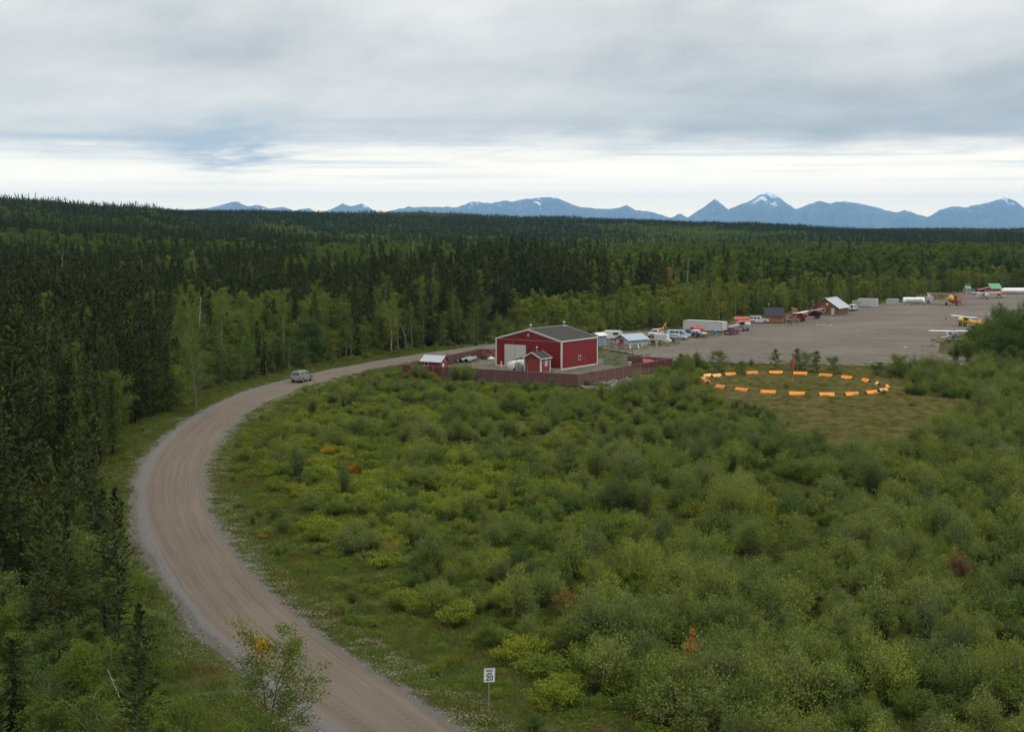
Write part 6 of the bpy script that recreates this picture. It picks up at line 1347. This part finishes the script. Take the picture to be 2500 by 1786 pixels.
ODD = [(1690, 1622, 1.5), (866, 1152, 1.2), (800, 1110, 1.2), (742, 1132, 1.0), (2338, 1420, 1.6), (1388, 1500, 1.4), (2190, 1400, 1.0)]
def shrubs():
    r = np.random.default_rng(77)
    x, y = scatter_grid(-75, 150, 52, 262, 1.38, r); u, v, dr, field, apron, comp, mead, bush = classify(x, y); D = np.hypot(x, y)
    dc = np.where(comp, 0, dist_poly(x, y, CM_W)); hwl = HWM
    n1 = vnoise(x, y, 9, 41); n2 = vnoise(x, y, 24, 42); n3 = vnoise(x, y, 4.5, 43)
    ok = field & in_view(x, y, 220) & (dr > hwl + 1.9 + 1.6 * n1) & (dc > .7) & ~comp & ~apron
    ok &= ~inpoly(u, v, [(1425, 945), (1600, 916), (1612, 926), (1560, 950), (1500, 972), (1430, 972)])
    inm = mead & (r.random(len(x)) > .010); ok &= ~inm; ok &= ~inpoly(u, v, [(1690, 925), (1800, 952), (1930, 960), (1930, 985), (1800, 972), (1690, 948)]); ok &= ~(bush & (r.random(len(x)) < .5))
    # open pockets between shrubs
    ok &= ~((n3 < .37) & (r.random(len(x)) < .82)); ok &= ~((dr < hwl + 7) & (r.random(len(x)) < .45))
    ds = np.hypot(x - G(1192.6, 1737).x, y - G(1192.6, 1737).y); ok &= ~((ds < 1.7)) & ~((np.abs(x - G(1192.6, 1737).x) < 1.2) & (y < G(1192.6, 1737).y + .3) & (y > G(1192.6, 1737).y - 6))
    x, y, u, v, dr, D, n1, n2, n3, mead, bush = [q[ok] for q in (x, y, u, v, dr, D, n1, n2, n3, mead, bush)]; n = len(x); z = terrain(x, y) - .12
    pdw = np.clip(.95 - (u - 700) / 1500 - np.clip((v - 1250) / 900, 0, .4) + (n2 - .5) * .9, .06, .85); pdw = np.where(dr < HWM + 9, .75, pdw)
    dw = r.random(n) < pdw
    s = (.34 + 1.0 * r.random(n) ** 1.6) * (.50 + 1.05 * n2 * (.6 + .8 * n1)) * np.where(u > 1500, 1.12, 1.0) * np.where((u > 1250) & (v > 1250), 1.12, 1); s = np.where(dr < HWM + 7, s * .6, s); s = np.where(mead, s * .5, s)
    s = np.where(inpoly(u, v, [(1720, 925), (1930, 930), (1930, 1010), (1720, 1010)]), s * .66, s); s = np.where(inpoly(u, v, [(1640, 895), (1705, 895), (1720, 950), (1600, 950)]), s * 1.3, s); s = np.where(inpoly(u, v, [(960, 915), (1410, 940), (1660, 905), (1660, 945), (1410, 985), (960, 950)]), s * .52, s)
    tall = ~dw & (r.random(n) < .045); s = np.where(tall, s * 1.45, s); s = np.where(dw & (dr > HWM + 7), s * 1.1, s)
    s = np.minimum(s, 1.5); s = np.where((u > 1680) & (v < 906) & ~bush, s * .4, s)
    for ox, oy, orad in ODD:
        q = G(ox, oy); dx, dy = x - q.x, y - q.y; s = np.where((np.hypot(dx, dy) < orad) | ((np.abs(dx) < orad) & (dy < 0) & (dy > -3.2 * orad)), s * .38, s)
    P = np.stack([x, y, z], 1); S2 = np.stack([s * r.uniform(.9, 1.25, n), s], 1); ins = (u > -30) & (u < 2530) & (v < 1840)
    for mask, protos, nm, lab, cat, grp, sl in ((~dw, SHR, 'willow_shrub', 'grey green willow in the field', 'shrub', 'willow shrubs of the field', ('willow_scrub', 'willow scrub covering the field', 'scrub')), (dw, DWB, 'dwarf_birch', 'yellow green dwarf birch in the field', 'shrub', 'dwarf birches of the field', ('dwarf_birch_scrub', 'low dwarf birch scrub covering the field', 'scrub'))):
        idx = np.where(mask)[0]; vis = idx[ins[idx]]; big = vis[np.argsort(D[vis] / s[vis])][:295]
        place('', nm, lab, cat, grp, protos, P[big], S2[big], sub=('stems', 'foliage')); rest = np.setdiff1d(idx, big)
        stuff(sl[0], sl[1], sl[2], [proto_obj(nm + '_form', p) for p in protos], P[rest], np.stack([S2[rest, 0], S2[rest, 0], S2[rest, 1]], 1), r, .06)
    # shrubs on the verge between the road and the forest, and round the compound
    x, y = scatter_grid(-150, 120, 45, 420, 1.7, r); u, v, dr, field, apron, comp, mead, bush = classify(x, y); D = np.hypot(x, y); n1 = vnoise(x, y, 10, 44)
    dc = np.where(comp, 0, dist_poly(x, y, CM_W)); da = np.where(apron, 0, dist_poly(x, y, AP_W))
    ok = ~field & ~apron & ~comp & in_view(x, y, 200) & (dr > HWM + 2.8 + 2.5 * n1) & (dr < 26) & (dc > 1.5) & (da > 3); ok &= r.random(len(x)) < np.where(D < 130, .55, .62) * (.35 + 1.1 * n1)
    ok &= ~((u > 1180) & (u < 1560) & (v > 842)); x, y, u, dr = x[ok], y[ok], u[ok], dr[ok]; n = len(x); s = r.uniform(.45, 1.1, n) * np.clip((dr - HWM - 2) / 9, .4, 1.35); s = np.where((u > 850), s * 1.35, s)
    stuff('verge_scrub', 'willow and birch scrub along the outer road verge', 'scrub', [proto_obj('verge_form', p) for p in SHR + DWB[:2]], np.stack([x, y, terrain(x, y) - .12], 1), s, r, .06)
    # ---- the big dark bushes by the apron: individuals
    k = 0
    BB = [(2332, 880, .72), (2365, 884, .80), (2400, 880, 1.05), (2440, 884, 1.25), (2480, 886, 1.2), (2520, 886, 1.3), (2350, 864, .70), (2388, 860, .98), (2425, 862, 1.45), (2465, 860, 1.55), (2505, 862, 1.6), (2380, 848, .98), (2412, 842, 1.3), (2445, 838, 1.6), (2490, 836, 1.8), (2530, 838, 1.9), (2550, 868, 1.5), (2420, 890, .55), (2455, 892, .6), (2492, 893, .55)]
    for px, py, s in BB:
        p = G(px, py); s *= 1.32; t = empty('alder_bush', (p.x, p.y, -.1), px * 1.7, 'dark alder bush right of the apron, ' + ('front' if py > 870 else 'middle' if py > 850 else 'back') + ' row, ' + ['first', 'second', 'third', 'fourth', 'fifth', 'sixth', 'seventh', 'eighth', 'ninth', 'tenth'][[q[0] for q in sorted([w for w in BB if (w[1] > 870, w[1] > 850) == (py > 870, py > 850)])].index(px)] + ' from the left', 'bush', 'alder bushes by the apron'); t.scale = (s * .95, s * .95, s); m = ALD[k % 2]; k += 1; link('stems', m[0], None, t); link('foliage', m[1], None, t)
    EX = [(1755, 911, 3.4, 3, 'bushy young poplar behind the back left of the orange ring'), (1809, 915, 2.1, 1, 'dark rounded willow in the back left of the orange ring'), (1894, 904, 3.5, 0, 'pointed young poplar behind the orange ring, left of the windsock'), (1944, 906, 3.7, 0, 'pointed young poplar right behind the windsock'), (1965, 907, 3.0, 3, 'bushy young poplar just right of the windsock'), (1993, 911, 3.6, 2, 'slim young poplar second right of the windsock'), (2037, 916, 2.8, 3, 'bushy young poplar behind the right half of the orange ring'), (2145, 918, 2.1, 1, 'small willow at the gravel edge right of the orange ring'), (2186, 924, 3.5, 3, 'large round bush at the gravel edge right of the orange ring'), (1699, 904, 2.8, 0, 'pointed young poplar left of the orange ring'), (1660, 908, 3.0, 2, 'slim young poplar near the right corner of the slatted fence'), (1676, 903, 2.4, 3, 'bushy young poplar between the fence corner and the ring')]
    for px, py, h, q, lab in EX:
        p = G(px, py); t = empty('young_poplar', (p.x, p.y, -.08), px * 3.1, lab, 'sapling'); q = [3, 4, 3, 0][q]; hh = [6.0, 6.8, 5.2, 7.2, 5.6][q]; s = h / hh; t.scale = (s * 1.6, s * 1.6, s * 1.12); link('trunk', YNG[q][0], None, t); link('crown', YNG[q][1], None, t)
    # ---- odd coloured shrubs that stand out in the photo
    def odd(lab, px, py, s, base, mt, nm='turning_shrub'):
        p = G(px, py); t = empty(nm, (p.x, p.y, -.08), px * .7, lab, 'shrub'); t.scale = (s, s, s); me = base[1].copy(); me.materials.clear(); me.materials.append(LM[mt]); link('stems', base[0], None, t); link('foliage', me, None, t)
    thin = make_shrub(91, 1.9, .42, 9, 38, .12, .5, 'fire', .2, .35); odd('bright orange sapling glowing in the green field at the lower right', 1690, 1622, 1.1, thin, 'fire')
    odd('orange leaved low shrub in the middle of the field', 866, 1152, .95, DWB[0], 'fire'); odd('golden yellow low shrub above the orange one in the field', 800, 1110, .95, DWB[1], 'gold'); odd('second golden yellow low shrub left of the orange one', 742, 1132, .7, DWB[2], 'gold')
    odd('rusty brown withered shrub in the field at the right', 2338, 1420, 1.05, SHR[1], 'brown'); odd('brownish gold shrub in the lower middle of the field', 1388, 1500, 1.05, SHR[0], 'ochre'); odd('small withered shrub left of the rusty one at the right', 2190, 1400, .8, SHR[3], 'brown')
shrubs()

def dead_spruces():
    r = np.random.default_rng(12); forms = []
    for k in range(3):
        H = 11 + 2 * k; ps = [([(0, 0, -.2), (.1, 0, H * .5), (.05, .1, H)], .09, .02)]
        for i in range(46): f = .22 + .76 * r.random(); a = r.random() * 6.283; l = .35 + 1.1 * (1 - f) * r.random(); b = (.1 * f, 0, H * f); ps.append(([b, (b[0] + l * math.cos(a), b[1] + l * math.sin(a), b[2] - .25 * l)], .018, .005))
        forms.append(bpy.data.objects.new('snag_form', tube_mesh('snag_form', ps, BARKD, 4)))
    x, y = scatter_grid(-200, 260, 130, 620, 15, r); u, v, dr, field, apron, comp, mead, bush = classify(x, y); da = dist_poly(x, y, AP_W); ok = ~field & ~apron & ~comp & ~bush & (dr > 14) & (da > 24) & in_view(x, y, 20) & (r.random(len(x)) < .13) & (y > 230) & ~((u > 2290) & (v > 735)) & ~((u > 1180) & (v > 815) & (y < 330))
    stuff('dead_spruces', 'scattered bare grey dead spruces in the forest', 'dead trees', forms, np.stack([x, y, terrain(x, y)], 1)[ok], r.uniform(.8, 1.3, ok.sum()), r, .05)
dead_spruces()

def near_trees():
    # trees of the lower left corner that can be told apart
    def one(lab, px, py, proto, hs, ws=1.0, nm='broadleaf_tree'):
        p = G(px, py); t = empty(nm, (p.x, p.y, -.1), px * .37, lab, 'tree'); t.scale = (hs * ws, hs * ws, hs); link('trunk', proto[0], None, t); link('crown', proto[1], None, t)
    lone = make_broadleaf(101, 7.6, 2.7, .16, 2, .13, 9000, 'poplar', BARKW, True, gold=.5)
    one('spreading poplar with yellowing top in front of the road at the bottom', 655, 1880, lone, .86)
    one('small spruce beside the road at the bottom left', 350, 1790, SPR[5], .42, 1.05, 'spruce_tree')
    one('leafy willow tree at the bottom left below the verge', 268, 1800, BRD[4], .50); one('bushy green poplar left of the small spruce at the bottom', 140, 1860, BRD[2], .50)
    one('broad birch with a pale trunk near the left bend of the road', 150, 1560, BRD[2], .66, .9)
    one('pale green poplar standing forward of the spruces left of the bend', 480, 1010, BRD[2], 1.0, .8); one('tall poplar with a bare trunk and yellow tinge before the spruces', 455, 965, BRD[3], 1.02, 1.0)
    one('bright yellow green birch sunk among dark spruces on the left', 190, 1075, BRD[5], .95)
    one('golden birch standing out above the roadside trees', 595, 900, BRD[1], 1.12, 1.05); one('slanting birch with yellow leaves at the right end of the roadside trees', 955, 868, BRD[3], .95)
    # bleached snags
    def snag(lab, px, py, h, lean):
        p = G(px, py); r = np.random.default_rng(int(px)); ps = [([(0, 0, -.2), (lean * h * .3, 0, h * .5), (lean * h, .05 * h, h)], .05, .012)]
        for i in range(9): f = .3 + .07 * i; a = r.random() * 6.28; l = .22 * h * (1.1 - f); b = (lean * h * f * f, 0, h * f); ps.append(([b, (b[0] + l * math.cos(a), b[1] + l * math.sin(a), b[2] + l * .5)], .02, .006))
        t = empty('dead_tree', (p.x, p.y, -.05), px, lab, 'dead tree'); link('trunk', tube_mesh('snag', ps[:1], BARKD, 6), None, t); link('branches', tube_mesh('snag_branches', ps[1:], BARKD, 5), None, t)
    snag('bleached dead birch leaning in the lower left corner', 60, 1800, 4.2, .5); snag('bare grey dead sapling at the bottom left among the poplars', 330, 1850, 4.6, .25); snag('white dead trunk leaning at the end of the roadside birches', 995, 862, 6.5, .35); snag('bare white sapling behind the road left of the red building', 1000, 850, 3.0, -.3)
near_trees()

def ground_cover():
    r = np.random.default_rng(99)
    x, y = scatter_grid(-85, 150, 50, 300, .95, r); u, v, dr, field, apron, comp, mead, bush = classify(x, y); D = np.hypot(x, y); dc = np.where(comp, 0, dist_poly(x, y, CM_W)); n1 = vnoise(x, y, 6, 51)
    base = in_view(x, y, 150) & ~apron & ~comp & (dr > HWM + .7 + .9 * n1)
    z = terrain(x, y) - .14
    inner = base & field & ~mead & (r.random(len(x)) < np.where(D < 160, .9, .5)); outer = base & ~field & (dr > HWM + 1.6 + 1.0 * n1) & (dr < 22) & (r.random(len(x)) < .8)
    m = inner | outer; P = np.stack([x, y, z], 1); stuff('ground_herbs', 'low herbs and grass on the field floor and road verges', 'ground cover', [bpy.data.objects.new('herb_form', q) for q in HRB], P[m], r.uniform(.7, 1.5, m.sum()), r)
    x2, y2 = scatter_grid(20, 110, 150, 275, .8, r); u2, v2 = PX(x2, y2, 0 * x2); m2 = inpoly(u2, v2, MEADOW); stuff('meadow_grass', 'brownish meadow grass around the orange ring', 'grass', [bpy.data.objects.new('grass_form', q) for q in STR + HRB[:1]], np.stack([x2, y2, 0 * x2 - .05], 1)[m2], r.uniform(.6, 1.2, m2.sum()), r)
    # pale flowering strip along both road edges
    x3, y3 = scatter_grid(-80, 40, 50, 240, .55, r); d3 = dist_poly(x3, y3, ROADC); u3, v3 = PX(x3, y3, 0 * x3); n3 = vnoise(x3, y3, 5, 52); f3 = inpoly(u3, v3, FIELD)
    lim = np.where(f3, HWM + .6, HWM + 1.6); m3 = (d3 > lim) & (d3 < lim + 1.6 + 1.2 * n3) & in_view(x3, y3, 60) & (r.random(len(x3)) < np.where(f3, .42 + .6 * n3, -.05 + .55 * n3)); stuff('roadside_flowers', 'pale small flowers and weeds along the road shoulders', 'flowers', [bpy.data.objects.new('flower_form', q) for q in DSY], np.stack([x3, y3, 0 * x3 - .10], 1)[m3], r.uniform(.5, 1.1, m3.sum()), r)
    # weeds in the yard, on the apron edges and the grass strips by the parked cars
    x4, y4 = scatter_grid(-20, 180, 225, 520, 1.3, r); u4, v4, dr4, f4, a4, c4, me4, b4 = classify(x4, y4); da4 = dist_poly(x4, y4, AP_W); dc4 = dist_poly(x4, y4, CM_W)
    strip = inpoly(u4, v4, [(1575, 842), (1640, 836), (1665, 834), (1655, 843), (1600, 850)]) | inpoly(u4, v4, [(1690, 822), (1715, 812), (1765, 813), (1755, 821), (1705, 829)]) | inpoly(u4, v4, [(1500, 853), (1582, 849), (1590, 852), (1520, 857)])
    m4 = (strip) | ((a4 & (da4 < 3.5)) & (r.random(len(x4)) < .28)) | (c4 & (r.random(len(x4)) < np.where(dc4 < 3, .35, .07))) | (~a4 & ~c4 & ~f4 & (dr4 > HWM + 1.5) & (da4 < 14) & (r.random(len(x4)) < .6)); m4 &= in_view(x4, y4, 60)
    bx = [(G(a, b).x, G(a, b).y) for a, b in ((1207, 893.5), (1370.7, 903.4), (1463.8, 890.2))]
    stuff('yard_weeds', 'short weeds on the gravel and grass strips by the parked cars', 'weeds', [bpy.data.objects.new('weed_form', q) for q in HRB[1:2] + STR[1:]], np.stack([x4, y4, 0 * x4 - .01], 1)[m4], r.uniform(.4, .9, m4.sum()), r)
ground_cover()

def stones():
    r = np.random.default_rng(55); forms = []
    for k in range(4):
        bm = bmesh.new(); bmesh.ops.create_icosphere(bm, subdivisions=1, radius=1)
        for q in bm.verts: q.co *= 1 + r.normal(0, .18); q.co.z *= .7
        me = bpy.data.meshes.new('stone_form'); bm.to_mesh(me); bm.free(); forms.append(bpy.data.objects.new('stone_form', me))
    ms = bpy.data.materials.new('pale_stone'); ms.use_nodes = True; T = NT(ms.node_tree); b = T.N['Principled BSDF']; oi = T.n('ShaderNodeObjectInfo'); T.L.new(T.ramp(oi.outputs['Random'], [(0, (.085, .075, .062)), (.5, (.155, .138, .115)), (1, (.25, .23, .195))]), b.inputs['Base Color']); b.inputs['Roughness'].default_value = .9
    for f in forms: f.data.materials.append(ms)
    x, y = scatter_grid(0, 60, 205, 260, .30, r); u, v = PX(x, y, 0 * x); m = inpoly(u, v, [(1415, 944), (1600, 913), (1612, 919), (1560, 935), (1500, 952), (1440, 955)]) & (vnoise(x, y, 2.5, 71) > .32); stuff('stone_bank', 'pale broken stones banked along the slatted fence', 'stones', forms, np.stack([x, y, 0 * x + .0 + .25 * r.random(len(x))], 1)[m], r.uniform(.08, .22, m.sum()), r, .8)
    x, y = scatter_grid(-80, 30, 52, 200, .42, r); d = dist_poly(x, y, ROADC); u, v = PX(x, y, 0 * x); f = inpoly(u, v, FIELD); m = in_view(x, y, 40) & np.where(f, (d > HWM + .2) & (d < HWM + 1.9), (d > HWM + .6) & (d < HWM + 2.4)) & (r.random(len(x)) < .55); stuff('shoulder_gravel', 'loose stones on the road shoulders', 'gravel', forms, np.stack([x, y, np.where(d < HWM + 1.4, .03, -.06)], 1)[m], r.uniform(.025, .085, m.sum()), r, .8)
stones()
